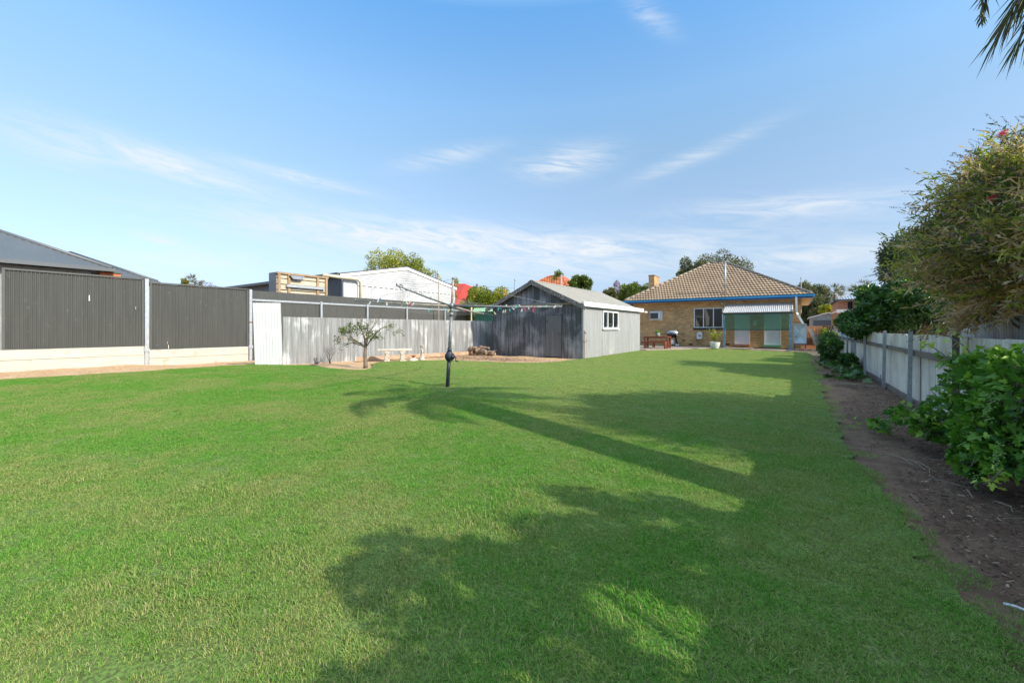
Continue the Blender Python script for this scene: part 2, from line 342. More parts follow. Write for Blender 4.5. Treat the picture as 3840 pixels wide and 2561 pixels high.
lin = lambda a, b, n: [a+(b-a)*i/n for i in range(n+1)]
grid_mesh('ground', [-1500, -300, -60]+lin(-24, 6, 100)+[60, 300, 1500], [-1500, -300, -60]+lin(-8, 42, 120)+[100, 300, 1500],
          lambda x, y: dipz(x, y)+(.022*math.sin(x*3.1+y*1.7)*math.sin(y*2.3-x*.8)-.02 if abs(x) < 25 and -8 < y < 42 else -.02), M_soil)
LPX = [(0,1424),(213,1412),(425,1400),(568,1391),(850,1372),(1000,1366),(1066,1370),(1172,1369),(1232,1381),(1300,1386),(1364,1388),(1400,1380),(1393,1366),(1431,1357),(1568,1354),(1667,1351),(1700,1352),(1796,1356),(1907,1361),(1987,1362),(2083,1358),(2172,1347),(2242,1338.5),(2322,1326),(2394,1315),(2422,1315),(2530,1312.6),(2657,1308),(2722,1309),(2851,1316),(2966,1320),(3023,1322.6),(3049,1332),(3075,1375),(3095,1400),(3144,1519),(3201,1600),(3267,1715),(3397,1846),(3512,1976),(3675,2156),(3840,2319)]
LP = [(-17.4, -7)]+[tuple(onG(*p)[:2]) for p in LPX]+[(.9, .5), (.9, -7)]
def inpoly(P, poly):
    x, y = P[:, 0], P[:, 1]; ins = np.zeros(len(P), bool); n = len(poly)
    for i in range(n):
        x0, y0 = poly[i]; x1, y1 = poly[(i+1) % n]
        c = ((y0 > y) != (y1 > y)) & (x < (x1-x0)*(y-y0)/((y1-y0) if y1 != y0 else 1e-9)+x0); ins ^= c
    return ins
def polydist(P, poly):
    d = np.full(len(P), 1e9); n = len(poly)
    for i in range(n):
        a = np.array(poly[i]); b = np.array(poly[(i+1) % n]); ab = b-a; tt = np.clip(((P-a)@ab)/max(ab@ab, 1e-9), 0, 1)
        d = np.minimum(d, np.linalg.norm(P-(a+tt[:, None]*ab), axis=1))
    return d
m, t, b = new_mat('lawn_thatch'); M_lawn = m
c = MIX(t, RAMP(t, noise(t, .55, detail=7, rough=.65), [(.35, 0.), (.68, 1.)]), (.11, .21, .045), (.17, .25, .06))
c = MIX(t, RAMP(t, noise(t, 2.6, detail=6, rough=.7), [(.54, 0.), (.7, 1.)]), c, (.26, .26, .11))
c = MIX(t, RAMP(t, noise(t, 60, detail=4), [(.4, 0.), (.62, 1.)]), c, (.08, .10, .035))
t.links.new(c, b.inputs['Base Color']); b.inputs['Roughness'].default_value = .95; b.inputs['Specular IOR Level'].default_value = .15
bump(t, b, noise(t, 45, detail=7, rough=.7), .35, .01)
LB = []; rj = random.Random(3)
for i_, (A_, B_) in enumerate(zip(LP, LP[1:]+LP[:1])):
    L_ = math.hypot(B_[0]-A_[0], B_[1]-A_[1]); n_ = max(1, int(L_/.11)); ins_ = -.17 if 33 <= i_ <= 43 else 0
    for k_ in range(n_):
        t_ = k_/n_; j_ = .045 if ins_ or i_ < 24 else .0; LB.append((A_[0]+(B_[0]-A_[0])*t_+ins_+(rj.gauss(0, j_) if ins_ else 0), A_[1]+(B_[1]-A_[1])*t_+(0 if ins_ else rj.gauss(0, j_*.5))))
g = MB(); g.add([(x, y, .014) for x, y in LB], [tuple(range(len(LB)))[::-1]]); tag(g.build('lawn', M_lawn), kind='structure')
# patio slabs round the back door
pp = [tuple(onG(*p)[:2]) for p in [(2394,1312),(2422,1313),(2530,1310.5),(2657,1306),(2722,1307),(2851,1313),(2960,1317)]]
g = MB(); g.prism([(x, y, -.1) for x, y in pp]+[(.1, 31.05, -.1), (-12, 31.05, -.1), (-12, 24.2, -.1)], (0, 0, .13)); tag(g.build('patio', M_slab), kind='structure')
g = MB(); g.box(-.5, 1.6, 31.2, 38, -.05, .012)
M_clay = mat('orange_clay', (.55, .25, .1), (.42, .19, .08), rough=.95, scale=4, bmp=.5); tag(g.build('path', M_clay), kind='structure')

# grass: real blades, patches of turf scattered over the lawn
def blades(n, r, hmin, hmax, seed, wid=.0032):
    q = np.random.default_rng(seed); P = np.zeros((n, 3)); P[:, :2] = q.uniform(-r, r, (n, 2)); a = q.uniform(0, 2*np.pi, n); h = q.uniform(hmin, hmax, n)
    ln = q.uniform(.2, 1.5, n)*h; d = np.stack([np.cos(a), np.sin(a), 0*a], 1); s = np.stack([-np.sin(a), np.cos(a), 0*a], 1)*(wid*q.uniform(.6, 1.2, n)/2)[:, None]
    up = np.array([0, 0, 1.]); mid = P+d*(ln*.35)[:, None]+up*(h*.62)[:, None]; tip = P+d*ln[:, None]+up*(h*q.uniform(.75, 1.0, n))[:, None]
    return np.stack([P-s, P+s, mid+s*.8, mid-s*.8, tip], 1), q.uniform(0, 1, n)
m, t, b = new_mat('grass_blade'); M_grass = m
a = N(t, 'ShaderNodeAttribute', attribute_name='tint')
fresh = RAMP(t, a.outputs['Fac'], [(0, (.055, .22, .02)), (.4, (.11, .32, .035)), (.75, (.20, .40, .06)), (.93, (.28, .36, .10)), (1, (.44, .40, .2))])
dry = RAMP(t, a.outputs['Fac'], [(0, (.14, .26, .045)), (.4, (.26, .34, .08)), (.75, (.36, .36, .13)), (1, (.47, .41, .22))])
pn = MA(t, 'ADD', MA(t, 'MULTIPLY', noise(t, .45, detail=5, rough=.6), .6), MA(t, 'MULTIPLY', noise(t, 2.4, detail=5, rough=.7), .4))
g_ = N(t, 'ShaderNodeNewGeometry'); s_ = N(t, 'ShaderNodeSeparateXYZ'); t.links.new(g_.outputs['Position'], s_.inputs[0])
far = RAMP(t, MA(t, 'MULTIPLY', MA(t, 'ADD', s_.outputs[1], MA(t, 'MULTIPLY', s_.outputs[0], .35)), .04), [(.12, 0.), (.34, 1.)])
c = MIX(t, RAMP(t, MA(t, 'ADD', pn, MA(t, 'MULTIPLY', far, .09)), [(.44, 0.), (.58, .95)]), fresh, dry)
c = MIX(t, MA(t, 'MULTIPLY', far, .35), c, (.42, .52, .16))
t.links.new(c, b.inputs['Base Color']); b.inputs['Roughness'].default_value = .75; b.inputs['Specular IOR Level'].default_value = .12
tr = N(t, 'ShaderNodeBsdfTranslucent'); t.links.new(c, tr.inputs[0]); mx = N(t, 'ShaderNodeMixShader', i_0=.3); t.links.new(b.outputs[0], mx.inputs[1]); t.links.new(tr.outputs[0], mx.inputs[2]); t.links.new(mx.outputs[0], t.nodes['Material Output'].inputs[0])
gc = bpy.data.collections.new('turf_patches')
for i in range(8):
    V, T = blades(340 if i < 6 else 170, .095, .008 if i < 6 else .015, .021 if i < 6 else .038, 100+i, .0031 if i < 6 else .0042)
    o = np_mesh('turf_patch', V, [(0, 1, 2, 3), (3, 2, 4)], M_grass, tint=T); C.objects.unlink(o); gc.objects.link(o)
P = []
for (y0, y1, stp) in ((-3, 6, .095), (6, 14, .13), (14, 30, .15)):
    xs = np.arange(-17.6, 1.2, stp); ys = np.arange(y0, y1, stp); gx, gy = np.meshgrid(xs, ys); q = np.stack([gx.ravel(), gy.ravel()], 1); P.append(q+NR.uniform(-stp/2, stp/2, q.shape))
P = np.concatenate(P); P = P[inpoly(P, LP)]; dd = polydist(P, LP)
def vnoise(P, f, seed):
    q = np.random.default_rng(seed); o = 0
    for i in range(9):
        a = q.uniform(0, 6.28); k_ = f*q.uniform(.6, 1.9); o = o+np.sin(P[:, 0]*k_*np.cos(a)+P[:, 1]*k_*np.sin(a)+q.uniform(0, 6.28))
    return o/3
worn = vnoise(P, 4.2, 4)+.6*vnoise(P, 11., 5)
P = P[NR.uniform(0, 1, len(P)) < np.clip(.05+(dd+.10*vnoise(P, 5., 8))/.45, 0, 1)*np.where(worn > 1.4, .72, np.where(worn > .9, .88, 1.))]
# keep out the bare strip under nothing else; clumps of coarser grass by noise-like sum of sines
k = np.sin(P[:, 0]*2.3+1.3*np.sin(P[:, 1]*1.9))*np.sin(P[:, 1]*2.9+1.1*np.sin(P[:, 0]*3.1))+.5*NR.normal(size=len(P))
me = bpy.data.meshes.new('grass'); me.vertices.add(len(P)); co = np.zeros((len(P), 3), np.float32); co[:, :2] = P; co[:, 2] = .012
me.vertices.foreach_set('co', co.ravel())
at = me.attributes.new('idx', 'INT', 'POINT'); at.data.foreach_set('value', np.where(k > 1.15, NR.integers(6, 8, len(P)), NR.integers(0, 6, len(P))).astype(np.int32))
at = me.attributes.new('rot', 'FLOAT_VECTOR', 'POINT'); rr = NR.uniform(-.05, .05, (len(P), 3)); rr[:, 2] = NR.uniform(0, 6.28, len(P)); at.data.foreach_set('vector', rr.astype(np.float32).ravel())
at = me.attributes.new('scl', 'FLOAT', 'POINT'); at.data.foreach_set('value', (NR.uniform(.75, 1.15, len(P))*np.where(k < -.6, .8, 1.)).astype(np.float32))
go = bpy.data.objects.new('grass', me); C.objects.link(go); tag(go, 'short green lawn grass with dry patches covering the yard', 'grass', kind='stuff')
ng = bpy.data.node_groups.new('turf', 'GeometryNodeTree'); ng.interface.new_socket('Geometry', in_out='INPUT', socket_type='NodeSocketGeometry'); ng.interface.new_socket('Geometry', in_out='OUTPUT', socket_type='NodeSocketGeometry')
gi = ng.nodes.new('NodeGroupInput'); gout = ng.nodes.new('NodeGroupOutput'); ip = ng.nodes.new('GeometryNodeInstanceOnPoints'); ci = ng.nodes.new('GeometryNodeCollectionInfo')
ci.inputs[0].default_value = gc; ci.inputs['Separate Children'].default_value = True; ip.inputs['Pick Instance'].default_value = True
def nat(nm, ty):
    n = ng.nodes.new('GeometryNodeInputNamedAttribute'); n.data_type = ty; n.inputs[0].default_value = nm; return n.outputs[0]
ng.links.new(gi.outputs[0], ip.inputs['Points']); ng.links.new(ci.outputs[0], ip.inputs['Instance']); ng.links.new(nat('idx', 'INT'), ip.inputs['Instance Index'])
ng.links.new(nat('rot', 'FLOAT_VECTOR'), ip.inputs['Rotation']); ng.links.new(nat('scl', 'FLOAT'), ip.inputs['Scale']); ng.links.new(ip.outputs[0], gout.inputs[0])
md = go.modifiers.new('turf', 'NODES'); md.node_group = ng

# loose litter on the soil
def litter(name, label, pts, lmin, lmax, m, seed, z=0.0):
    q = np.random.default_rng(seed); n = len(pts); a = q.uniform(0, 6.28, n); L = q.uniform(lmin, lmax, n); w = L*q.uniform(.12, .5, n)
    d = np.stack([np.cos(a), np.sin(a), q.uniform(-.3, .5, n)], 1)*(L/2)[:, None]; s = np.stack([-np.sin(a), np.cos(a), q.uniform(-.5, .5, n)], 1)*(w/2)[:, None]
    c = np.concatenate([pts, (z+q.uniform(.005, .03, n))[:, None]], 1)
    V = np.stack([c-d-s, c+d-s*.6, c+d*1.1+s*.4, c-d*.8+s], 1); return tag(np_mesh(name, V, [(0, 1, 2, 3)], m, tint=q.uniform(0, 1, n)), label, 'litter', kind='stuff')
M_mulch = leaf_mat('mulch_chips', [(0, (.035, .024, .02)), (.5, (.11, .065, .045)), (.85, (.24, .14, .095)), (1, (.45, .34, .26))], rough=.9, trans=0, spec=.2)
q = np.stack([NR.uniform(.45, 1.75, 52000), 24*NR.uniform(0, 1, 52000)**1.8], 1); q = q[(q[:, 0] > .75+.25*np.sin(q[:, 1]*1.3)) | (NR.uniform(0, 1, len(q)) < .12)]; q = q[~inpoly(q, LP)]
litter('mulch', 'dark bark mulch and dead leaves on the soil bed along the pale fence', q, .008, .034, M_mulch, 3)
M_chip2 = leaf_mat('dry_leaf_chips', [(0, (.16, .09, .06)), (.5, (.34, .22, .15)), (1, (.55, .42, .32))], rough=.9, trans=0, spec=.2)
c0 = onG(1850, 1345); q = np.stack([NR.normal(c0.x, 1.5, 5000), NR.normal(c0.y-.2, .55, 5000)], 1); q = q[~inpoly(q, LP) & (q[:, 1] < 16.0) & (q[:, 0] > -14.9)]
litter('leaf_litter', 'dry brown leaf litter on bare sand in front of the grey iron shed', q, .03, .08, M_chip2, 4)
c0 = onG(1300, 1368); q = np.stack([NR.uniform(-20, -13, 2600), NR.uniform(0, 9.5, 2600)], 1); q = q[~inpoly(q, LP) & (q[:, 0] < -15.2)]
litter('pebbles', 'pale pebbles and crumbs on the sand below the dark steel fence', q, .015, .05, M_chip2, 5)

# ------------------------------------------------------------------ foliage helpers
def unit(v): return v/np.maximum(np.linalg.norm(v, axis=-1, keepdims=True), 1e-9)
def leaf_cards(P, Dn, L, Wd, seed=0, fold=.25):
    q = np.random.default_rng(seed); n = len(P); Dn = unit(Dn); rnd = unit(q.normal(size=(n, 3))); S_ = unit(np.cross(Dn, rnd)); Nn = np.cross(Dn, S_)
    L = np.broadcast_to(L, n)[:, None]; Wd = np.broadcast_to(Wd, n)[:, None]
    mid = P+Dn*L*.5-Nn*L*fold*.3
    return np.stack([P, mid+S_*Wd*.5+Nn*Wd*fold, P+Dn*L+Nn*L*-.12, mid-S_*Wd*.5+Nn*Wd*fold], 1)
LF = [(0, 1, 2), (0, 2, 3)]
def crown_points(c, rx, ry, rz, K, n, seed, shell=.55, csize=.34, flat=0.):
    """points in clumps spread through a crown, clumps mostly near its outside"""
    q = np.random.default_rng(seed); d = unit(q.normal(size=(K, 3))); r = q.uniform(shell, 1.0, K)
    if flat: d[:, 2] = np.where(d[:, 2] < -flat, -flat*q.uniform(0, 1, K), d[:, 2])
    cc = d*r[:, None]; sz = q.uniform(.6, 1.25, K)*csize
    w = sz**2; idx = q.choice(K, n, p=w/w.sum()); o = unit(q.normal(size=(n, 3))); rr = q.uniform(.25, 1., n)**.5
    p = cc[idx]+o*(rr*sz[idx])[:, None]
    sc = np.array([rx, ry, rz]); return p*sc+np.array(c), unit(o+.6*cc[idx]), idx, cc*sc+np.array(c)
LM = {
 'citrus': leaf_mat('citrus_leaf', [(0, (.03, .07, .01)), (.5, (.09, .15, .02)), (.85, (.22, .27, .03)), (1, (.42, .38, .04))]),
 'yellow': leaf_mat('yellow_green_leaf', [(0, (.06, .10, .01)), (.4, (.18, .23, .02)), (.8, (.38, .38, .04)), (1, (.6, .42, .03))]),
 'olive': leaf_mat('olive_leaf', [(0, (.04, .055, .02)), (.5, (.11, .12, .04)), (.85, (.22, .20, .07)), (1, (.34, .24, .10))]),
 'gum': leaf_mat('dull_gum_leaf', [(0, (.045, .065, .03)), (.5, (.11, .14, .06)), (1, (.28, .25, .10))]),
 'green': leaf_mat('dark_green_leaf', [(0, (.02, .06, .015)), (.5, (.05, .13, .025)), (.85, (.10, .22, .035)), (1, (.26, .38, .05))], rough=.3, spec=.6),
 'lilac': leaf_mat('lilac_blossom', [(0, (.12, .1, .13)), (.5, (.3, .25, .42)), (1, (.48, .42, .6))]),
 'bright': leaf_mat('bright_yellow_leaf', [(0, (.2, .25, .02)), (1, (.62, .5, .03))]),
 'vine': leaf_mat('vine_leaf', [(0, (.025, .09, .015)), (.35, (.09, .22, .03)), (.75, (.24, .45, .06)), (1, (.52, .64, .12))], trans=.35, rough=.4),
 'brush': leaf_mat('bottlebrush_leaf', [(0, (.045, .08, .02)), (.3, (.13, .19, .035)), (.5, (.42, .44, .08)), (.68, (.52, .34, .19)), (.9, (.64, .41, .28)), (1, (.72, .54, .42))], trans=.45, rough=.4),
}
def tree(name, label, cat, base, crown_c, rx, ry, rz, lm, K=40, n=7000, L=.16, seed=1, group=None, tr=.14, shell=.5, cs_=.34, limbs=7, flat=0., sun_gap=None):
    b = Vector(base); cc = Vector(crown_c); T = thing(name, label, cat, b, group)
    n = int(n*2.2); L = L*1.12
    P, Dn, idx, cl_ = crown_points(crown_c, rx, ry, rz, K, n, seed, shell, cs_, flat); q = np.random.default_rng(seed+5)
    if sun_gap: kp = ((P[:, 0]-P[:, 2]*1.54-sun_gap[0])/sun_gap[2])**2+((P[:, 1]+P[:, 2]*.054-sun_gap[1])/sun_gap[3])**2 > 1; P, Dn, idx = P[kp], Dn[kp], idx[kp]; n = len(P)  # leaves cut out along the sun direction to leave a lawn patch lit
    ct = q.uniform(-.18, .18, K)
    tint = np.clip(q.beta(2, 2.4, n)+ct[idx], 0, 1)
    np_mesh('crown', leaf_cards(P, Dn+.9*q.normal(size=P.shape), L*q.uniform(.6, 1.3, n), L*.5*q.uniform(.7, 1.2, n), seed), LF, LM[lm], T, tint=tint)
    g = MB(); top = b.lerp(cc, .8); g.tube([b, b.lerp(top, .35)+Vector((.05, .03, 0)), b.lerp(top, .7), top], [tr, tr*.8, tr*.6, tr*.3], 8)
    for i in range(limbs):
        e = Vector(cl_[q.integers(0, K)]); s0 = b.lerp(top, q.uniform(.35, .85)); mid = s0.lerp(e, .5)+Vector((0, 0, .1*rz)); g.tube([s0, mid, e], [tr*.4, tr*.25, tr*.08], 5)
    g.build('trunk', M_bark, T, smooth=True); return T

# ------------------------------------------------------------------ left boundary
XF = -19.8
T = thing('steel_fence', 'tall dark grey corrugated steel fence in two bays on cream concrete sleepers', 'fence', (XF, 5, 0))
def ysX(px): return onX(px, 1230, XF).y
ya, yb, yc = -2.2, ysX(549), ysX(936)
def bay(y0, y1, z0a, z0b, z1, xoff=0):
    g = MB(); g.corr((XF-.02, y0+.04, z0a), (0, y1-y0-.08, z0b-z0a), (0, 0, 1), .088, .016, top=lambda t: z1-.03-(z0a+(z0b-z0a)*t), prof='sin'); g.build('panel', M_dark, T, smooth=True)
    g = MB(); g.bar((XF, y0, z1), (XF, y1, z1), .06, .05); g.bar((XF, y0, z0a), (XF, y1, z0b), .06, .055)
    g.bar((XF, y0+.03, z0a), (XF, y0+.03, z1), .06, .05, (1, 0, 0)); g.bar((XF, y1-.035, z0b), (XF, y1-.035, z1), .06, .06, (1, 0, 0)); g.build('panel_frame', M_darkframe, T)
y0l = ysX(2)
bay(ya, y0l-.02, .72, .66, 3.1); bay(y0l+.02, yb-.07, .64, .515, 3.1); bay(yb+.09, yc-.05, .505, .365, 2.99)
for (y0, y1, zs) in ((y0l-.02, yb-.06, (-.1, .305, .66)), (ya, y0l-.03, (-.1, .305, .7)), (yb+.07, yc-.06, (-.3, .165, .52))):
    for k in range(2): g = MB(); g.box(XF-.07, XF+.035, y0, y1, zs[k]+.004, zs[k+1]-.004 if k == 0 else zs[k+1]-.03); g.build('concrete_sleeper', M_conc, T, bevel=.012)
for yy, zt, zb in ((yb, 3.12, -.15), (yc+.02, 3.0, -.2), (y0l, 3.1, .0)):
    if yy == y0l: continue
    g = MB(); g.box(XF-.06, XF+.09, yy-.06, yy+.05, zb, zt-.01); o = g.build('post', M_galv, T, bevel=.006)
    g = MB(); g.box(XF+.03, XF+.11, yy-.085, yy+.075, .42, .54); g.build('bracket', M_galv, o)
M_scuff = mat('white_scuff', (.75, .74, .7), fine=.03)
for px_, py_, w_s, h_s in ((335, 1118, .03, .2), (509, 1155, .012, .09), (632, 1300, .02, .14), (628, 1285, .01, .1)):
    c_ = onX(px_, py_, XF+.004); g = MB(); g.prism([(XF+.001, c_.y-w_s/2, c_.z-h_s/2), (XF+.001, c_.y+w_s/2, c_.z-h_s/2+.01), (XF+.001, c_.y+w_s*.3, c_.z+h_s/2), (XF+.001, c_.y-w_s*.4, c_.z+h_s/2)], (.002, 0, 0)); g.build('scuff', M_scuff, T)
# railed lower fence running on behind the old iron
yd = onX(1770, 1230, XF).y
T = thing('railed_fence', 'lower dark grey steel fence with silver top rail running behind the old iron fence', 'fence', (XF, yd-4, 0))
g = MB(); g.corr((XF, yc+.1, 0), (0, yd-yc-.1, 0), (0, 0, 2.47), .076, .009, seg=5); g.build('panel', M_dark, T, smooth=True)
g = MB(); g.box(XF-.03, XF+.06, yc+.09, yd, 2.50, 2.58); g.build('top_rail', M_galv, T)
for p in (1201, 1374, 1522, 1665, 1769):
    y = ysX(p); g = MB(); g.box(XF+.065, XF+.13, y-.05, y+.05, 0, 2.62); g.build('post', M_galv, T, bevel=.005)
T = tag(MB().corr((XF-.35, yc+.1, 0), (0, yd-yc+.3, 0), (0, 0, 2.985), .076, .009, seg=5).build('tall_fence', M_dark, loc=(XF-.35, yd-4, 0), smooth=True), 'taller dark grey steel fence standing just behind the silver railed fence', 'fence')
# old corrugated iron fence
XI = -15.0; yi0 = onX(1064, 1230, XI).y; yi1 = 20.5
xf = lambda y: XI+.195*(y-yi0)
T = thing('iron_fence', 'old weathered silver corrugated iron fence behind the bare tree and stone bench', 'fence', (XI, yi0+5, 0))
nS = 17; dy = (yi1-yi0)/nS
for i in range(nS):
    g = MB(); z1 = 1.70-.065*i/nS+R.uniform(-.008, .008); z1b = 1.70-.065*(i+1)/nS+R.uniform(-.005, .005)
    g.corr((xf(yi0+i*dy)+(i % 2)*.012, yi0+i*dy-.03, -.12), (.195*dy, dy+.06, 0), (0, 0, 1), .076, .010, top=lambda t: (z1+.12)+(z1b-z1)*t); g.build('iron_sheet', M_iron, T, smooth=True)
g = MB(); g.bar((XI-.06, yi0, 1.25), (xf(yi1)-.06, yi1, 1.2), .05, .09); g.bar((XI-.06, yi0, .35), (xf(yi1)-.06, yi1, .35), .05, .09); g.build('rail', M_greywood, T)
# white sheet gate
a = onD(956, 1362, 14.5); b_ = onD(1061, 1362, 14.62); a.z = b_.z = 0; top = 1.3+.0590*14.9
g = MB(); g.corr((a.x, a.y, -.03), (b_.x-a.x, b_.y-a.y, 0), (-.03, -.06, 2.21), .1, .006)
tag(g.build('sheet_gate', M_white, loc=a, smooth=True), 'tall white painted corrugated sheet standing between dark fence and silver iron fence', 'gate')
T = thing('gate_bracket', 'small rusty bracket holding the white sheet to the silver post', 'bracket', (a.x, a.y, 1.1)); c0 = onD(945, 1209, 15.6)
g = MB(); g.bar(c0-Vector((.15, .05, 0)), c0+Vector((.25, .1, 0)), .05, .04); g.build('strap', M_rust, T)
a = onG(1020, 1360); g = MB(); g.bar(a, a+Vector((-.03, -.03, 1.05)), .045, .045, (1, 0, 0)); g.bar(a+Vector((.03, 0, 0)), a+Vector((0, -.03, 1.05)), .012, .07, (1, 0, 0))
tag(g.build('rusty_post', M_rust, loc=a), 'short rusty steel post standing in front of the white sheet', 'post')
# ------------------------------------------------------------------ main shed
SX0, SX1, SY0, SY1 = -12.2, -7.42, 16.1, 23.8
eav = 2.34; apx, apz = -9.82, 3.45
T = thing('iron_shed', 'grey corrugated iron garden shed with gabled roof and white framed window', 'shed', (-9.8, 20, 0))
sl_ = lambda X: apz-.07-abs(X-apx)*(apz-eav)/(SX1-apx)
d0, d1 = onY(2046, 1181, SY0), onY(2107, 1340, SY0); dz = d0.z
g = MB()
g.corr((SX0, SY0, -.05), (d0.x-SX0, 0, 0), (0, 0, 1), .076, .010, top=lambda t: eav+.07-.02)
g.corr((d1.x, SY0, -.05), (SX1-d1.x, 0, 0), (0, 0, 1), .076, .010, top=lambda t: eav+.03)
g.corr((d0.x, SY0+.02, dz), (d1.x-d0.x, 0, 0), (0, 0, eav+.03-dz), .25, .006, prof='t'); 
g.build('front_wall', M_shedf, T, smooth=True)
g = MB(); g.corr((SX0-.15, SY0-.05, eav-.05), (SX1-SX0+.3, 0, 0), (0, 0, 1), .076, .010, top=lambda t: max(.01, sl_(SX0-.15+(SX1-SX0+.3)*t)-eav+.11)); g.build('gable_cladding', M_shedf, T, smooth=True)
w0, w1 = onX(1700+1752*.319, 950+675*.319, SX1), onX(1700+1930*.319, 950+885*.319, SX1)
g = MB(); Lw = SY1-SY0
g.corr((SX1, SY0, -.05), (0, w0.y-SY0, 0), (0, 0, eav+.05), .076, .009); g.corr((SX1, w1.y, -.05), (0, SY1-w1.y, 0), (0, 0, eav+.05), .076, .009)
g.corr((SX1, w0.y, -.05), (0, w1.y-w0.y, 0), (0, 0, w1.z+.05), .076, .009); g.corr((SX1, w0.y, w0.z), (0, w1.y-w0.y, 0), (0, 0, eav-w0.z), .076, .009)
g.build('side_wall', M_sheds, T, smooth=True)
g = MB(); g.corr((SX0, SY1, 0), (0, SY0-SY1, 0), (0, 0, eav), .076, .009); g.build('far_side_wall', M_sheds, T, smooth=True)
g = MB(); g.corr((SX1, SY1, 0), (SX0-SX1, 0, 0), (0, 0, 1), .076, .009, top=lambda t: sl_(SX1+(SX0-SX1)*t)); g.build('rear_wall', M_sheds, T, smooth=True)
g = MB(); k = (apz-eav)/(SX1-apx)
for sgn in (1, -1):
    ov = 2.58; g.corr((apx, SY0-.28, apz), (0, SY1-SY0+.5, 0), (sgn*ov, 0, -k*ov), .076, .009)
rf = g.build('roof', M_shedroof, T, smooth=True)
g = MB()
for sgn in (1, -1): g.prism([(apx, SY0-.3, apz+.02), (apx+sgn*.17, SY0-.3, apz+.02-k*.17), (apx+sgn*.17, SY0-.3, apz+.012-k*.17), (apx, SY0-.3, apz+.01)], (0, SY1-SY0+.55, 0))
g.build('ridge_cap', M_shedroof, rf)
g = MB()
for sgn in (1, -1):
    g.prism([(apx, SY0-.3, apz-.02), (apx+sgn*2.62, SY0-.3, apz-.02-k*2.62), (apx+sgn*2.62, SY0-.3, apz-.2-k*2.62), (apx, SY0-.3, apz-.2)], (0, .035, 0))
g.build('bargeboard', M_oldwood, T)
g = MB(); g.box(SX0-.2, SX1+.03, SY0-.12, SY0-.04, eav-.03, eav+.04); g.build('gable_beam', M_greywood, T)
g = MB(); g.box(SX1+.14, SX1+.17, SY0-.26, SY1+.2, eav-.13, eav+.07); g.build('fascia', M_wpaint, T)
g = MB(); g.box(SX1+.18, SX1+.28, SY1+.15, SY1+.5, eav-.16, eav-.08); g.build('gutter_end', M_wpaint, T)
g = MB(); g.box(SX1-.05, SX1+.02, SY0-.02, SY0+.02, 0, eav); g.box(SX1+.012, SX1+.022, SY0-.02, SY0+.14, 0, eav); g.build('corner_flashing', M_sheds, T)
g = MB(); g.corr((d0.x+.02, SY0-.015, .03), (d1.x-d0.x-.04, 0, 0), (0, 0, dz-.04), .26, .006, prof='t'); dr = g.build('door', mat('dull_painted_door', (.10, .10, .105), (.13, .13, .135), rough=.5, sv=(1, 1, .4), scale=2), T)
g = MB(); g.box(d0.x+.06, d0.x+.1, SY0-.045, SY0-.02, 1.55, 1.65); g.build('hinge', M_rust, dr); g = MB(); g.box(d1.x-.12, d1.x-.06, SY0-.06, SY0-.02, 1.0, 1.06); g.build('latch', M_rust, dr)
g = MB(); g.box(d0.x-.05, d0.x, SY0-.03, SY0+.03, 0, dz+.03); g.box(d1.x, d1.x+.05, SY0-.03, SY0+.03, 0, dz+.03); g.box(d0.x-.05, d1.x+.05, SY0-.035, SY0+.03, dz, dz+.05); g.build('door_frame', M_shedf, T)
# window with louvres
wf = MB(); fx = SX1+.02
def frame(g, x0, x1, ya_, yb_, za, zb, w): g.box(x0, x1, ya_, yb_, za, za+w); g.box(x0, x1, ya_, yb_, zb-w, zb); g.box(x0, x1, ya_, ya_+w, za+w, zb-w); g.box(x0, x1, yb_-w, yb_, za+w, zb-w)
frame(wf, fx-.04, fx+.03, w0.y, w1.y, w1.z, w0.z, .06)
ym1 = w0.y+(w1.y-w0.y)*.30; ym2 = w0.y+(w1.y-w0.y)*.65
for ym in (ym1, ym2): wf.box(fx-.035, fx+.025, ym-.035, ym+.035, w1.z+.06, w0.z-.06)
wo_ = wf.build('window', M_wpaint, T)
g = MB()
for k2 in range(6):
    z = w1.z+.1+k2*(w0.z-w1.z-.16)/6
    for ya_, yb_ in ((ym1+.04, ym2-.04), (ym2+.04, w1.y-.06)): g.prism([(fx-.03, ya_, z), (fx+.0, ya_, z+.17), (fx+.006, ya_, z+.17), (fx-.024, ya_, z)], (0, yb_-ya_, 0))
g.box(fx-.03, fx-.024, w0.y+.06, ym1-.035, w1.z+.06, w0.z-.06); g.build('louvre_glass', M_glass, wo_)
g = MB(); g.box(fx, fx+.07, w0.y-.06, w1.y+.06, w1.z-.05, w1.z); g.build('sill', M_wpaint, wo_)
# stand pipe by the shed corner
a = Vector((SX1+.12, SY0-.15, 0)); T = thing('garden_tap', 'thin rusty garden tap pipe with wire hook at the shed corner', 'tap', a)
g = MB(); g.tube([a, a+Vector((0, 0, 1.12))], .016, 6); g.build('pipe', M_rust, T)
g = MB(); z = 1.1; g.tube([a+Vector((0, 0, z)), a+Vector((.06, -.03, z+.03)), a+Vector((.10, -.05, z-.05))], .017, 6); g.tube([a+Vector((-.05, 0, z+.09)), a+Vector((.05, 0, z+.09))], .01, 6); g.tube([a+Vector((0, 0, z)), a+Vector((0, 0, z+.09))], .01, 6); g.build('spout', M_rust, T)
g = MB()
for k2 in range(5): g.tube([a+Vector((R.uniform(-.14, 0), 0, z-.3+R.uniform(-.1, .05))), a+Vector((.03, -.05, z-.42)), a+Vector((R.uniform(.05, .2), 0, z-.3+R.uniform(-.1, .1)))], .004, 4)
g.build('wire_hook', M_rust, T)
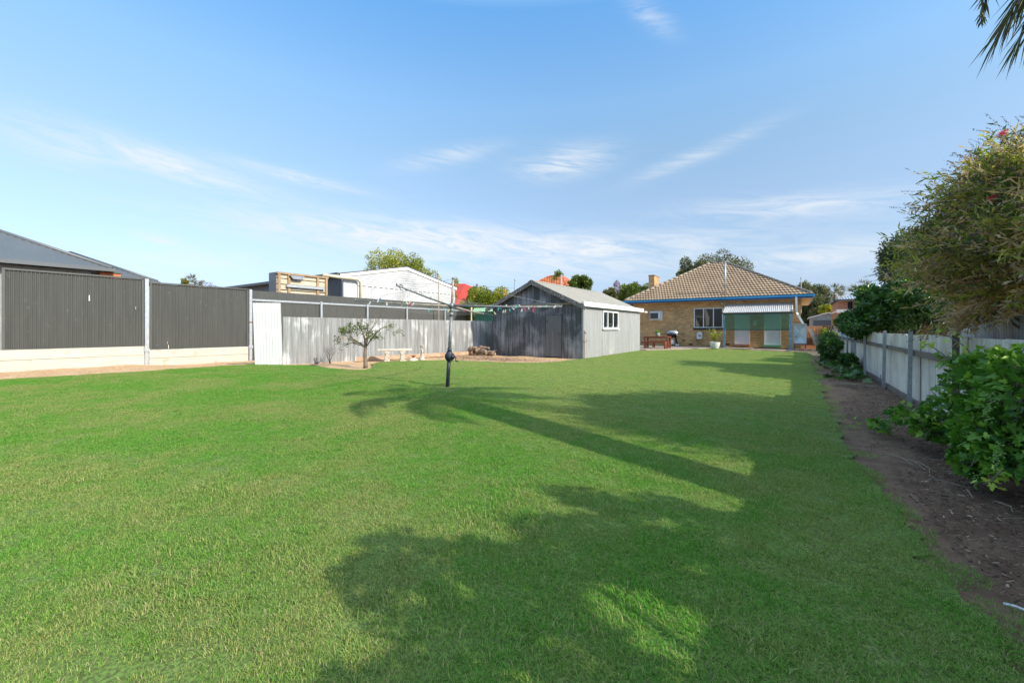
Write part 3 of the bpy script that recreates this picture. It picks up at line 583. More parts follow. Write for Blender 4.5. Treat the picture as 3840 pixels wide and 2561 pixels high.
# ------------------------------------------------------------------ things along the old fence
kb = MB(); kb.prism([(xf(9.9)+.35, 9.9, 0), (xf(15.9)+.35, 15.9, 0), (xf(15.9)+.49, 15.9, 0), (xf(9.8)+.49, 9.8, 0)], (0, 0, .17)); tag(kb.build('garden_kerb', mat('clay_kerb', (.46, .33, .23), (.33, .21, .14), rough=.9, scale=5, bmp=.5), loc=(-14.5, 13, 0), bevel=.01), 'low pale clay kerb at the foot of the silver iron fence', 'kerb')
def leg_prof(c, dx):   # scrolled bench pedestal, facing along the bench
    p = [(-.17, 0), (.17, 0), (.17, .05), (.13, .07), (.15, .13), (.11, .2), (.10, .27), (.15, .34), (.18, .38), (.18, .41), (-.18, .41), (-.18, .38), (-.15, .34), (-.10, .27), (-.11, .2), (-.15, .13), (-.13, .07), (-.17, .05)]
    return p
a = onG(1451, 1355); b_ = onG(1509, 1353.5); ax = (b_-a).normalized(); nx = Vector((-ax.y, ax.x, 0)); mid = (a+b_)/2
T = thing('stone_bench', 'curved cream stone garden bench on two scrolled pedestals', 'bench', mid)
for e in (a, b_):
    g = MB(); g.prism([e+ax*px_*.62+Vector((0, 0, z_))-nx*.14 for px_, z_ in leg_prof(0, 0)], nx*.28)
    o = g.build('pedestal', M_stone, T, bevel=.012)
    for zz, rr_ in ((.3, .045), (.12, .055)):
        g = MB()
        for k2 in range(1): g.tube([e-nx*.15+ax*(rr_*1.2*math.cos(t_))+Vector((0, 0, zz+rr_*math.sin(t_))) for t_ in [i*.7 for i in range(9)]], .012, 5)
        g.build('scroll', M_stone, o)
pts = []; hL = .66
for i in range(13):
    t_ = -1+2*i/12; bow = .10*(1-t_*t_); pts.append(mid+ax*hL*t_-nx*(.18+bow-.1))
for i in range(13):
    t_ = 1-2*i/12; bow = .10*(1-t_*t_); pts.append(mid+ax*hL*t_+nx*(.18-bow+.1))
g = MB(); g.prism([p+Vector((0, 0, .41)) for p in pts], (0, 0, .07)); g.build('seat', M_stone, T, bevel=.015)
a = onG(1583, 1350); T = thing('cherub_statue', 'small pale stone cherub statue beside the garden bench', 'statue', a)
g = MB(); g.lathe(a, [(.14, 0), (.14, .03), (.10, .05), (.085, .09), (.07, .12), (.065, .2), (.075, .24), (.09, .26)], 14); g.build('plinth', M_stone, T, smooth=True)
g = MB()
for sx in (-.03, .03): g.tube([a+Vector((sx, 0, .25)), a+Vector((sx*1.1, -.02, .31)), a+Vector((sx, 0, .38))], [.022, .028, .034], 8)
g.tube([a+Vector((0, 0, .36)), a+Vector((0, -.01, .42)), a+Vector((0, 0, .48)), a+Vector((0, 0, .50))], [.05, .056, .045, .02], 10)
g.blob(a+Vector((0, -.01, .53)), .038, .038, .042, 3, 10, 7, .04)
for sx in (-1, 1): g.tube([a+Vector((sx*.045, 0, .47)), a+Vector((sx*.08, -.02, .52)), a+Vector((sx*.06, -.02, .57))], [.018, .015, .012], 6)
g.build('figure', M_stone, T, smooth=True)
g = MB(); g.lathe(a+Vector((0, 0, .565)), [(.03, 0), (.06, .01), (.085, .035), (.08, .04), (.02, .025)], 14); g.build('bowl', M_stone, T, smooth=True)
a = onG(1549, 1353.5); T = thing('fountain_base', 'low broken stone urn base lying between bench and cherub', 'ornament', a)
g = MB(); g.lathe(a, [(.19, 0), (.19, .03), (.14, .09), (.05, .12), (.05, .13)], 16); g.build('foot', M_stone, T, smooth=True)
g = MB(); g.lathe(a+Vector((.02, 0, .13)), [(.04, 0), (.05, .04), (.09, .07), (.06, .09), (.03, .1)], 12); g.build('stem', M_rust, T, smooth=True)
# log pile
c0 = onG(1800, 1332.5)
for i in range(26):
    rr_ = random.Random(i+40); L = rr_.uniform(.3, .6); p = c0+Vector((rr_.gauss(-.15, .42), rr_.gauss(.1, .2), 0)); h = max(.06, .44-abs(p.x-c0.x+.2)*.42)*rr_.uniform(.1, 1); a_ = rr_.uniform(0, 3.14)
    d = Vector((math.cos(a_), math.sin(a_)*.6, rr_.uniform(-.25, .35)))*L/2; g = MB(); rad_ = rr_.uniform(.05, .10)
    z = max(h, rad_*.8+abs(d.z)); p.z = z
    g.tube([p-d, p-d*.4+Vector((0, 0, .02)), p+d*.5, p+d], [rad_*rr_.uniform(.6, 1), rad_*rr_.uniform(.9, 1.2), rad_, rad_*rr_.uniform(.5, 1)], 6)
    tag(g.build('firewood_log', M_logs, loc=p), 'gnarled split log in the firewood heap beside the iron shed', 'log', 'firewood heap by the shed')
# ------------------------------------------------------------------ gnarled citrus with few leaves
def branchy(g, p, d, L, r, depth, rr_, tips, spread=.7, up=.15, shrink=.72, seg=3, gnarl=.25):
    pts = [p]; rs = [r]; q = Vector(p); dd = Vector(d)
    for i in range(seg):
        dd = (dd+Vector((rr_.gauss(0, gnarl), rr_.gauss(0, gnarl), rr_.gauss(up*.3, gnarl)))).normalized(); q = q+dd*L/seg; pts.append(q.copy()); rs.append(r*(1-.35*(i+1)/seg))
    g.tube(pts, rs, 6 if r > .012 else 4, cap=depth == 0)
    tips.append((q.copy(), dd.copy(), depth))
    if depth > 0:
        for k2 in range(rr_.choice((2, 2, 3))):
            nd = (dd+Vector((rr_.gauss(0, spread), rr_.gauss(0, spread), rr_.gauss(up, spread*.6)))).normalized(); s0 = pts[-1] if k2 < 2 else pts[-2]
            branchy(g, s0, nd, L*rr_.uniform(.6, .85), rs[-1]*shrink, depth-1, rr_, tips, spread, up, shrink, seg, gnarl)
a = onG(1371, 1379); T = thing('citrus_tree', 'small gnarled half bare citrus tree with sparse leaves in front of the iron fence', 'tree', a)
g = MB(); rr_ = random.Random(5); tips = []
st = a+Vector((.02, 0, .55)); fork = onD(1371, 1303, 13.6)
g.tube([a-Vector((0, 0, .05)), a+Vector((0, 0, .12)), a+Vector((-.03, 0, .4)), fork], [.085, .065, .055, .05], 10)
axr = Vector((cs, sn, 0)); axd = Vector((-sn, cs, 0))
for (rx_, up_, dp_, L, r, dep) in ((-.6, .6, -.2, .40, .042, 4), (-.35, .9, .4, .46, .036, 4), (-1, .3, .1, .40, .035, 4), (.15, 1, .1, .42, .036, 4), (.45, .8, -.3, .28, .028, 3), (-.05, 1, -.3, .54, .032, 4), (-.3, 1, .0, .5, .03, 4), (.5, .5, .2, .22, .025, 3)):
    branchy(g, fork, (axr*rx_+Vector((0, 0, up_))+axd*dp_).normalized(), L, r, dep, rr_, tips, .62, .12, .74, 3, .22)
g.build('trunk', M_bark, T, smooth=True)
P, Dn = [], []
for (p, d, dp_) in tips:
    if dp_ <= 1 and p.z < 1.42 and rr_.random() < .8:
        for k2 in range(rr_.randint(6, 13)): P.append(p+Vector([rr_.gauss(0, .035) for _ in range(3)])); Dn.append(d*.5+Vector([rr_.gauss(0, .8) for _ in range(3)])+Vector((0, 0, .2)))
P, Dn = np.array(P), np.array(Dn); np_mesh('foliage', leaf_cards(P, Dn, NR.uniform(.05, .09, len(P)), .028, 3), LF, leaf_mat('sparse_citrus_leaf', [(0, (.03, .06, .012)), (.6, (.07, .12, .02)), (1, (.2, .2, .05))]), T, tint=NR.uniform(0, 1, len(P)))
op = onD(1287, 1267, 13.4); g = MB(); g.blob(op, .035, .035, .035, 2, 10, 8, .02); g.build('orange_fruit', mat('orange_peel', (.8, .35, .01), fine=.05), T, smooth=True)
for (px, py, h, dep, lab) in ((1235, 1362, .62, 5, 'taller dead shrub of bare black twigs against the iron fence'), (1183, 1365, .3, 4, 'small dead shrub of bare dark twigs left of the taller one')):
    b0 = onG(px, py); g = MB(); rr_ = random.Random(px); tt_ = []
    for k2 in range(6): branchy(g, b0+Vector((rr_.gauss(0, .08), rr_.gauss(0, .05), 0)), Vector((rr_.gauss(0, .45), rr_.gauss(0, .35), 1)).normalized(), h*.42, .014, dep-2, rr_, tt_, .5, .25, .75, 3, .2)
    tag(g.build('dead_shrub', M_charred, loc=b0), lab, 'shrub')
# ------------------------------------------------------------------ rotary clothes line
base = onG(1678, 1453); D0 = 9.04; R0 = -.156*9.04
def cp(D, r, z): return Vector((D*-sn+r*cs, D*cs+r*sn, CAMH+z))
hub = cp(9.04, -1.32, .48); topm = cp(9.04, -1.286, 1.08)
T = thing('rotary_clothesline', 'leaning rotary clothes line with four steel arms and dark winding mast on the lawn', 'clothesline', base)
ax_ = (topm-base)
P_ = lambda k2: base+ax_*k2
g = MB(); g.tube([P_(-.02), P_(.30)], .041, 14); g.build('lower_post', M_mastd, T, smooth=True)
g = MB(); g.tube([P_(.30), P_(.66)], .034, 14); g.tube([P_(.655), P_(.69)], .044, 14); g.tube([P_(.69), P_(.73)], .036, 14); g.build('sleeve_tube', M_mast, T, smooth=True)
g = MB(); g.tube([P_(.73), P_(1.0)], .024, 12); g.build('mast', M_arm, T, smooth=True)
gb = P_(.285); g = MB(); g.tube([P_(.245), P_(.25), P_(.325), P_(.33)], [.05, .065, .065, .05], 14)
hx = axr*.8-axd*.55; hx.normalize()
g.tube([gb-hx*.05, gb+hx*.10], [.085, .075], 16); g.tube([gb+hx*.10, gb+hx*.14], [.06, .03], 12); g.tube([P_(.33), P_(.365)], [.05, .045], 10); o = g.build('winding_gear', M_mastd, T, smooth=True)
g = MB(); h0 = gb+hx*.15; g.tube([gb+hx*.08, h0+hx*.03], .014, 8); g.tube([h0+hx*.03, h0+hx*.05+Vector((0, 0, -.09))], .011, 6); g.tube([h0+hx*.05+Vector((0, 0, -.09)), h0+hx*.11+Vector((0, 0, -.10))], .013, 6)
for k2 in range(9):
    a0 = k2*.7; a1 = a0+.7; vv = Vector((0, 0, 1)); ww = hx.cross(vv); c_ = gb+hx*.07+Vector((0, 0, -.06)); g.tube([c_+(vv*math.cos(a0)+ww*math.sin(a0))*.05, c_+(vv*math.cos(a1)+ww*math.sin(a1))*.05], .007, 5)
g.build('crank_handle', M_mastd, o, smooth=True)
tips4 = [cp(6.7, -.279*6.7, .692), cp(8.8, .1205*8.8, .454), cp(11.36, -.069*11.36, .381), cp(9.6, -.379*9.6, .631)]
g = MB(); g.tube([hub+(topm-hub).normalized()*-.05, hub+(topm-hub).normalized()*.06], .046, 14)
g.build('hub', M_mast, T, smooth=True)
for i, tp_ in enumerate(tips4):
    g = MB(); g.tube([hub, hub.lerp(tp_, .5)+Vector((0, 0, -.012)), tp_], [.021, .018, .015], 8); g.tube([tp_, tp_+Vector((0, 0, .035))], .012, 6)
    for f_ in (.45, .62, .8): p = hub.lerp(tp_, f_); g.tube([p, p+Vector((0, 0, .028))], .008, 5)
    g.build('arm', M_mast if i in (0, 1) else M_arm, T, smooth=True)
    g = MB(); s0 = topm; mm = s0.lerp(tp_, .5)-Vector((0, 0, .05)); g.tube([s0, mm, tp_+Vector((0, 0, .02))], .0028, 4); g.build('stay_wire', M_wire, T)
wires = []
for f_ in (.38, .5, .62, .74, .86, .985):
    g = MB()
    for i in range(4):
        A, B = hub.lerp(tips4[i], f_), hub.lerp(tips4[(i+1) % 4], f_); A = A+Vector((0, 0, .02)); B = B+Vector((0, 0, .02))
        pts = [A.lerp(B, t_/12)-Vector((0, 0, .16*f_*4*(t_/12)*(1-t_/12))) for t_ in range(13)]; wires.append((f_, pts)); g.tube(pts, .0014, 4)
    g.build('line_wire', M_wire, T)
g = MB(); g.lathe(topm, [(.03, -.02), (.04, 0), (.02, .03)], 10); g.build('mast_cap', M_mast, T)
pc = {'white': (.75, .75, .76), 'blue': (.03, .25, .42), 'teal': (.08, .5, .52), 'pink': (.65, .06, .16), 'cream': (.7, .66, .42), 'violet': (.3, .28, .42), 'grey': (.3, .3, .32), 'red': (.6, .02, .1)}
PM = {k2: mat('peg_'+k2, v_, rough=.4, fine=.02) for k2, v_ in pc.items()}
r4 = lambda x, y: (1700+x*.319, 950+y*.319); r3 = lambda x, y: (1300+x*.3827, 900+y*.3827)
PEGS = [(r4(475, 715), 'cream', 'pale cream peg leftmost on the wires in front of the shed'), (r4(532, 685), 'teal', 'teal peg second from left against the dark shed wall'), (r4(562, 679), 'blue', 'blue peg touching a white one against the dark shed wall'),
 (r4(580, 695), 'white', 'white peg between blue and cream pegs on the shed side wires'), (r4(603, 695), 'cream', 'cream peg right of a white one on the shed side wires'), (r4(657, 690), 'teal', 'hanging teal peg just left of the white and blue pair'),
 (r4(684, 672), 'blue', 'blue peg crossing a tilted white one before the shed wall'), (r4(697, 677), 'white', 'tilted white peg crossing a blue one before the shed wall'), (r4(792, 677), 'white', 'slanting white peg just left of the pink peg'),
 (r4(831, 677), 'pink', 'pink peg right of a slanting white peg'), (r4(884, 684), 'white', 'upright white peg between the pink and red pegs'), (r4(927, 660), 'red', 'red peg rightmost above a pinkish one by the shed door'),
 (r4(934, 682), 'pink', 'pink peg hanging just under the red peg near the shed door'), (r4(466, 550), 'violet', 'violet peg high on the wires at the shed eaves left end'), (r4(640, 553), 'white', 'white peg high on the wires before the shed gable'),
 (r4(718, 563), 'teal', 'teal peg high on the wires before the shed gable'), (r4(715, 620), 'grey', 'grey peg on the long arm in front of the shed'), (r4(795, 570), 'white', 'white peg rightmost on the wires before the shed gable'),
 (r4(1112, 600), 'teal', 'teal peg near the right arm tip before the shed door'), (r4(1200, 630), 'white', 'white peg at the right arm tip of the clothes line'), (r4(133, 700), 'pink', 'pink and white peg on the wires right of the mast'),
 (r3(303, 608), 'white', 'white peg nearest the left arm tip'), (r3(332, 603), 'blue', 'blue peg near the left arm tip beside a white one'), (r3(392, 645), 'white', 'long white peg below the left arm before the dark fence'),
 (r3(546, 615), 'cream', 'cream peg on the left arm mid length'), (r3(577, 612), 'white', 'white peg on the left arm right of a cream one'), (r3(613, 605), 'cream', 'cream peg above a pink one on the left arm'),
 (r3(617, 640), 'pink', 'pink peg below the left arm before the dark fence'), (r3(648, 642), 'white', 'white peg just right of the pink peg under the left arm'), (r3(800, 705), 'teal', 'teal peg low on the wires left of the mast before the fence'),
 (r3(950, 680), 'teal', 'teal peg at a fence post just left of the mast'), (r3(998, 712), 'cream', 'cream peg closest to the mast on its left'), (r3(543, 662), 'grey', 'grey peg hanging under the cream peg on the left arm'), (r3(229, 640), 'white', 'white peg low on the wires near the left arm tip')]
for i, ((px, py), cn, lab) in enumerate(PEGS):
    best = None
    for f_, pts in wires:
        for A, B in zip(pts[:-1], pts[1:]):
            for s_ in (0, .25, .5, .75):
                p = A.lerp(B, s_); q = proj(p); dd_ = (q[0]-px)**2+(q[1]+8-py)**2
                if best is None or dd_ < best[0]: best = (dd_, p)
    p = best[1]; rr_ = random.Random(i); an = rr_.choice((-1, 1))*rr_.uniform(.05, .7)*(0 if i in (5, 10, 15, 23) else 1); dn = Vector((0, 0, -1))*math.cos(an)+axr*math.sin(an); g = MB()
    g.bar(p+dn*-.02, p+dn*.05, .009, .009, axd); g.bar(p+dn*-.02+axr*.012, p+dn*.046+axr*.018, .009, .010, axd); g.tube([p-axr*.004+dn*.012, p+axr*.02+dn*.012], .006, 6)
    tag(g.build('clothes_peg', PM[cn], loc=p), lab, 'peg', 'pegs on the clothes line')
# ------------------------------------------------------------------ brick house
HY = 31.0; r5 = lambda x, y: (2300+x*.2551, 930+y*.2551); r6 = lambda x, y: (2650+x*.287, 930+y*.287)
ex1 = onY(3049, 1104, HY-.55); EZ = 3.33; EX1 = ex1.x; EX0 = onY(2338, 1122, HY-.55).x; EY = HY-.55
WX1 = onY(3004, 1200, HY).x; WX0 = EX0+.55; run = 5.25; RY = EY+run; RZ = CAMH+243/F*(RY*cs-onY(2690, 985, RY).x*sn)
RX0, RX1 = onY(2662, 988, RY).x, onY(2718, 985, RY).x; EY1 = RY+run
T = thing('brick_house', 'tan brick house with brown hipped tile roof and blue gutter', 'house', (-5, 35, 0)); HOUSE = T
win0, win1 = onY(*r5(1185, 888), HY), onY(*r5(1612, 1172), HY); dA0, dA1 = onY(*r6(365, 862), HY), onY(*r6(565, 1258), HY); dB0, dB1 = onY(*r6(748, 862), HY), onY(*r6(970, 1268), HY)
WT = 3.16
g = MB(); g.box(WX0, win0.x, HY, HY+.12, -.05, WT); g.box(win0.x, win1.x, HY, HY+.12, -.05, win1.z); g.box(win0.x, win1.x, HY, HY+.12, win0.z, WT)
g.box(win1.x, dA0.x, HY, HY+.12, -.05, WT); g.box(dA0.x, dA1.x, HY, HY+.12, dA0.z, WT); g.box(dA0.x, dA1.x, HY, HY+.12, -.05, dA1.z); g.box(dA1.x, dB0.x, HY, HY+.12, -.05, WT)
g.box(dB0.x, dB1.x, HY, HY+.12, dB0.z, WT); g.box(dB0.x, dB1.x, HY, HY+.12, -.05, dB1.z); g.box(dB1.x, WX1, HY, HY+.12, -.05, WT)
g.box(WX1-.12, WX1, HY+.12, EY1-.6, -.05, WT); g.box(WX0, WX0+.12, HY+.12, EY1-.6, -.05, WT); g.box(WX0, WX1, EY1-.6, EY1-.5, -.05, WT)
g.build('wall', M_brick, T)
# tiled roof: stepped courses of rolled tiles on four hips
def tiled(g, A, B, C_, D_, course=.335, roll=.2, lift=.052, amp=.024):
    # A,B eave ends; D_,C_ top ends
    A, B, C_, D_ = map(Vector, (A, B, C_, D_)); up0 = (D_+C_)/2-(A+B)/2; nrow = int(round(((D_-A).length*0+up0.length)/course)); U = (B-A).normalized()
    upn = (up0-U*up0.dot(U)).normalized(); nrm = U.cross(upn).normalized()
    for r in range(nrow):
        t0, t1 = r/nrow, (r+1)/nrow; a0, b0 = A.lerp(D_, t0), B.lerp(C_, t0); a1, b1 = A.lerp(D_, t1), B.lerp(C_, t1)
        off = (r % 2)*.5; L = (b0-a0).length; n = max(4, int(L/roll*6)); base_ = len(g.v)
        u0 = (a0-A).dot(U)
        for i in range(n+1):
            s_ = i/n; lo = a0.lerp(b0, s_); ph = ((u0+L*s_)/roll+off) % 1; w = abs(math.sin(math.pi*ph))*amp*1.6
            tpx = min(max((lo-A).dot(U), (a1-A).dot(U)), (b1-A).dot(U)); hi = A+U*tpx+(a1-A-U*(a1-A).dot(U))
            g.v += [tuple(lo+upn*.05+nrm*(w*.5-.02)), tuple(lo+nrm*(w+lift)), tuple(hi+nrm*(w*.8+.004))]
        for i in range(n): q = base_+i*3; g.f += [(q, q+3, q+4, q+1), (q+1, q+4, q+5, q+2)]
ez = EZ-.02
g = MB(); f0, f1, b1_, b0_ = (EX0, EY, ez), (EX1, EY, ez), (EX1, EY1, ez), (EX0, EY1, ez); t0_, t1_ = (RX0, RY, RZ), (RX1, RY, RZ)
tiled(g, f0, f1, t1_, t0_); tiled(g, f1, b1_, t1_, t1_, ); tiled(g, b1_, b0_, t0_, t1_, roll=.3); tiled(g, b0_, f0, t0_, t0_, roll=.3)
rf = g.build('roof', M_tile, T, smooth=False)
def caps(g, A, B, step=.42, r=.10):
    A, B = Vector(A), Vector(B); n = int((B-A).length/step); d = (B-A)/n
    for i in range(n): g.tube([A+d*i, A+d*(i+1.08)], [r*1.12, r*.92], 8)
g = MB(); caps(g, (EX0+.1, EY+.1, ez+.08), (RX0, RY, RZ+.03)); g.build('hip_caps', M_ridge, rf, smooth=True)
g = MB(); caps(g, (EX1-.1, EY+.1, ez+.08), (RX1, RY, RZ+.03)); caps(g, (RX0, RY, RZ+.04), (RX1, RY, RZ+.04)); caps(g, (EX1-.1, EY1-.1, ez+.08), (RX1, RY, RZ+.03)); g.build('ridge_caps', M_ridged, rf, smooth=True)
# vent pipe on the roof
bp = onY(*r6(243, 612), EY+.55); bp.z = ez+.55*(RZ-ez)/run
tp_ = Vector((bp.x, bp.y, CAMH+(1230-985)/F*(-bp.x*sn+bp.y*cs)))
g = MB(); g.tube([bp-Vector((0, 0, .1)), tp_], .055, 10); g.tube([tp_, tp_+Vector((0, 0, .05))], [.075, .03], 10); g.build('vent_pipe', M_galv, rf, smooth=True)
g = MB(); g.box(bp.x-.16, bp.x+.16, bp.y-.2, bp.y+.15, bp.z-.08, bp.z+.06); g.build('vent_flashing', mat('terracotta_mortar', (.42, .25, .16), rough=.9, bmp=.3), rf, bevel=.03)
# gutter, fascia, soffit
g = MB()
def gut(g, a, b, o_): # profile extruded, o_ = outward dir
    a, b, o_ = Vector(a), Vector(b), Vector(o_); pr = [(0, 0), (.10, .0), (.11, .03), (.085, .05), (.115, .12), (0, .12)]
    g.prism([a+o_*x+Vector((0, 0, z)) for x, z in pr], b-a)
gut(g, (EX0-.1, EY, EZ-.13), (EX1+.1, EY, EZ-.13), (0, -1, 0)); gut(g, (EX1, EY-.1, EZ-.129), (EX1, EY1, EZ-.129), (1, 0, 0)); gut(g, (EX0, EY-.1, EZ-.129), (EX0, EY1, EZ-.129), (-1, 0, 0)); g.build('gutter', M_blue, T)
g = MB(); g.box(EX0, EX1, EY+.003, EY+.03, EZ-.22, EZ-.03); g.box(EX1-.03, EX1-.004, EY+.03, EY1, EZ-.22, EZ-.03); g.build('fascia', mat('darker_blue_board', (.02, .10, .33), rough=.5), T)
g = MB(); g.box(EX0, EX1-.03, EY+.03, HY-.002, EZ-.215, EZ-.195); g.box(WX1+.002, EX1-.03, HY, EY1, EZ-.215, EZ-.195); g.build('soffit', M_cream, T)
# chimney
c0, c1 = onY(2432.5, 1032, 33.6), onY(2453.5, 1032, 33.6); cy1 = onX(2472, 1032, c1.x).y
g = MB(); g.box(c0.x, c1.x, 33.6, cy1, 3.6, c0.z-.07); o = g.build('chimney', M_brick, rf); g = MB(); g.box(c0.x-.03, c1.x+.03, 33.57, cy1+.03, c0.z-.07, c0.z); g.build('chimney_cap', M_ridge, o)
# window
def win(x0, x1, z0, z1, Y, n, mf, mg, par, fw=.055, sill=True, splits=None):
    g = MB(); g.box(x0, x1, Y-.03, Y+.05, z0, z0+fw); g.box(x0, x1, Y-.03, Y+.05, z1-fw, z1); g.box(x0, x0+fw, Y-.03, Y+.05, z0+fw, z1-fw); g.box(x1-fw, x1, Y-.03, Y+.05, z0+fw, z1-fw)
    xs = splits or [x0+(x1-x0)*i/n for i in range(1, n)]
    for x in xs: g.box(x-fw/2, x+fw/2, Y-.028, Y+.048, z0+fw, z1-fw)
    o = g.build('window', mf, par); g = MB(); g.box(x0+fw, x1-fw, Y+.02, Y+.03, z0+fw, z1-fw); g.build('pane', mg, o); return o
o = win(win0.x, win1.x, win1.z, win0.z, HY, 3, M_wpaint, M_glass, T, splits=[onY(*r5(1326, 1000), HY).x, onY(*r5(1472, 1000), HY).x])
g = MB(); g.box(win0.x-.02, win1.x+.02, HY-.06, HY+.04, win1.z-.14, win1.z); g.build('sill', mat('black_sill', (.02, .022, .03), rough=.35, fine=.03), o)
mi, ti, bi = new_mat('tan_on_pane')
g = MB(); x = win0.x; Wd = win1.x-win0.x; Hh = win0.z-win1.z
for nm, p1 in (('tan_corner', [(.06, .08), (.2, .08), (.06, .55)]), ('tan_strip', [(.42, .08), (.52, .12), (.54, .5), (.44, .92), (.36, .92), (.40, .5)])):
    g.prism([(x+Wd*a_, HY+.015, win1.z+Hh*b_) for a_, b_ in p1], (0, .003, 0))  # flat tan shapes laid over the front of the pane
bi.inputs['Base Color'].default_value = (.30, .22, .15, 1); bi.inputs['Roughness'].default_value = .5; g.build('tan_shapes', mi, o)
# doors
for a_, b_ in ((dA0, dA1), (dB0, dB1)):
    g = MB(); g.box(a_.x, b_.x, HY-.01, HY+.06, b_.z, b_.z+.03); g.box(a_.x, a_.x+.05, HY-.012, HY+.06, b_.z+.03, a_.z); g.box(b_.x-.05, b_.x, HY-.012, HY+.06, b_.z+.03, a_.z); g.box(a_.x+.05, b_.x-.05, HY-.012, HY+.06, a_.z-.05, a_.z); fr = g.build('door_frame', M_wpaint, T)
    g = MB(); g.box(a_.x+.055, b_.x-.055, HY+.01, HY+.05, b_.z+.035, a_.z-.055); d_ = g.build('door', mat('white_door', (.75, .75, .8), (.7, .7, .76), rough=.4, fine=.03), T)
    g = MB(); g.tube([(a_.x+.12, HY-.03, 1.15), (a_.x+.12, HY+.01, 1.15)], .03, 10); g.tube([(a_.x+.12, HY-.03, 1.15), (a_.x+.24, HY-.035, 1.15)], .012, 6); g.build('handle', M_steel, d_)
    g = MB(); g.box(a_.x-.02, b_.x+.02, HY-.18, HY-.001, b_.z-.13, b_.z-.01); g.build('step', M_redbrick if a_ is dA0 else M_green, T)
# air conditioner in the wall
a0, a1 = onY(*r5(538, 932), HY), onY(*r5(722, 1062), HY)
g = MB(); g.box(a0.x, a1.x, HY-.04, HY-.001, a1.z, a0.z); ac = g.build('air_conditioner_surround', M_wpaint, T)
g = MB(); g.box(a0.x+.06, a1.x-.1, HY-.26, HY-.04, a1.z+.09, a0.z-.1); g.build('air_conditioner_case', M_plastic, ac, bevel=.01)
g = MB(); g.box(a0.x+.1, a1.x-.24, HY-.265, HY-.26, a1.z+.12, a0.z-.13)
g.build('grille_backing', M_black, ac); g = MB()
for k2 in range(7): x = a0.x+.1+(a1.x-a0.x-.34)*k2/6; g.box(x-.004, x+.004, HY-.272, HY-.266, a1.z+.12, a0.z-.13)
for k2 in range(5): z = a1.z+.14+(a0.z-a1.z-.29)*k2/4; g.box(a0.x+.1, a1.x-.24, HY-.2725, HY-.2665, z-.004, z+.004)
g.build('grille', M_steel, ac); g = MB()
for x in (a0.x+.08, a1.x-.12): g.bar((x, HY-.24, a1.z+.08), (x+.02, HY, a1.z-.12), .02, .02)
g.build('bracket', M_wpaint, ac)
# small wall fittings
for (px, py) in ((r5(1082, 813)), r6(497, 700)): p = onY(px, py, HY); g = MB(); g.box(p.x-.13, p.x+.13, HY-.006, HY+.01, p.z-.05, p.z+.06); g.build('air_vent', M_redbrick, T)
for (px, py) in (r5(1138, 1418), r6(270, 1258)): p = onY(px, py, HY); g = MB(); g.box(p.x-.13, p.x+.13, HY-.006, HY+.01, p.z-.06, p.z+.06); g.build('vent_grate', mat('oxide_red_vent', (.14, .03, .025), rough=.7), T)
p = onY(*r5(1640, 800), HY); g = MB(); g.box(p.x-.05, p.x+.04, HY-.03, HY-.001, .1, 3.1); g.build('waste_pipe', M_cream, T)
p = onY(*r5(1608, 818), HY); g = MB(); g.box(p.x-.09, p.x+.07, HY-.14, HY-.002, p.z-.06, p.z+.06); fl = g.build('floodlight', M_black, T, bevel=.01); g = MB(); g.box(p.x-.07, p.x+.05, HY-.145, HY-.141, p.z-.04, p.z+.04); g.build('lens', M_plastic, fl)
g = MB(); pa = [onY(*r5(1055, 870), HY-.01), onY(*r5(1058, 1040), HY-.01), onY(*r5(1180, 1190), HY-.01)]; g.tube(pa, .006, 5); g.build('cable', M_rust, T)
# down pipe
dp = onY(*r6(1170, 640), EY-.02); w_ = onY(*r6(1180, 880), HY-.08); tk = onY(*r6(1275, 1000), 30.2)
g = MB(); g.bar(dp+Vector((0, 0, .05)), (dp.x+.03, EY+.02, w_.z+.12), .11, .07); g.bar((dp.x+.03, EY+.02, w_.z+.14), onY(*r6(1190, 880), EY-.05), .11, .07); g.bar(onY(*r6(1190, 870), EY-.05), tk-Vector((0, 0, .05)), .11, .08, (0, 1, 0)); g.build('downpipe', M_wpaint, T)
# ------------------------------------------------------------------ porch awning with green screen
PY = 29.3; pl, pr_ = onY(*r6(225, 1300), PY), onY(*r6(1092, 1340), PY); zb_ = onY(*r6(660, 838), PY).z; zt_ = onY(*r6(660, 722), HY).z; s1_ = onY(*r6(660, 1075), PY).z
T = thing('porch_awning', 'back door porch awning of corrugated iron on blue posts with green tinted screen', 'awning', ((pl.x+pr_.x)/2, PY, 0))
wl = pr_.x-pl.x
for x, mm, dz_ in ((pl.x, M_bluepost, 0), (pr_.x, M_bluepost, 0)): g = MB(); g.box(x-.045, x+.045, PY-.04, PY+.04, -.02, zb_-.02); g.build('post', mm, T)
g = MB(); g.box(pr_.x+.05, pr_.x+.14, PY-.03, PY+.04, -.02, zb_+.1); g.build('outer_post', M_greywood, T)
g = MB(); g.corr((pl.x-.05, PY-.12, zb_), (wl+.2, 0, 0), (0, HY-PY+.1, zt_-zb_), .1, .018); g.build('roof_sheet', mat('awning_iron', (.42, .4, .41), (.58, .56, .56), rough=.5, metal=.2, sv=(6, .5, .5)), T, smooth=True)
g = MB(); g.box(pl.x-.05, pr_.x+.12, PY-.05, PY+.03, zb_-.13, zb_-.03); g.box(pl.x+.045, pr_.x-.045, PY-.03, PY+.03, s1_, s1_+.06); g.build('screen_rail', mat('dark_green_timber', (.03, .06, .055), (.06, .10, .09), rough=.7), T)
g = MB(); g.box(pl.x+.05, pr_.x-.05, PY-.002, PY+.004, s1_+.06, zb_-.13); g.build('screen', M_screen, T)
g = MB()
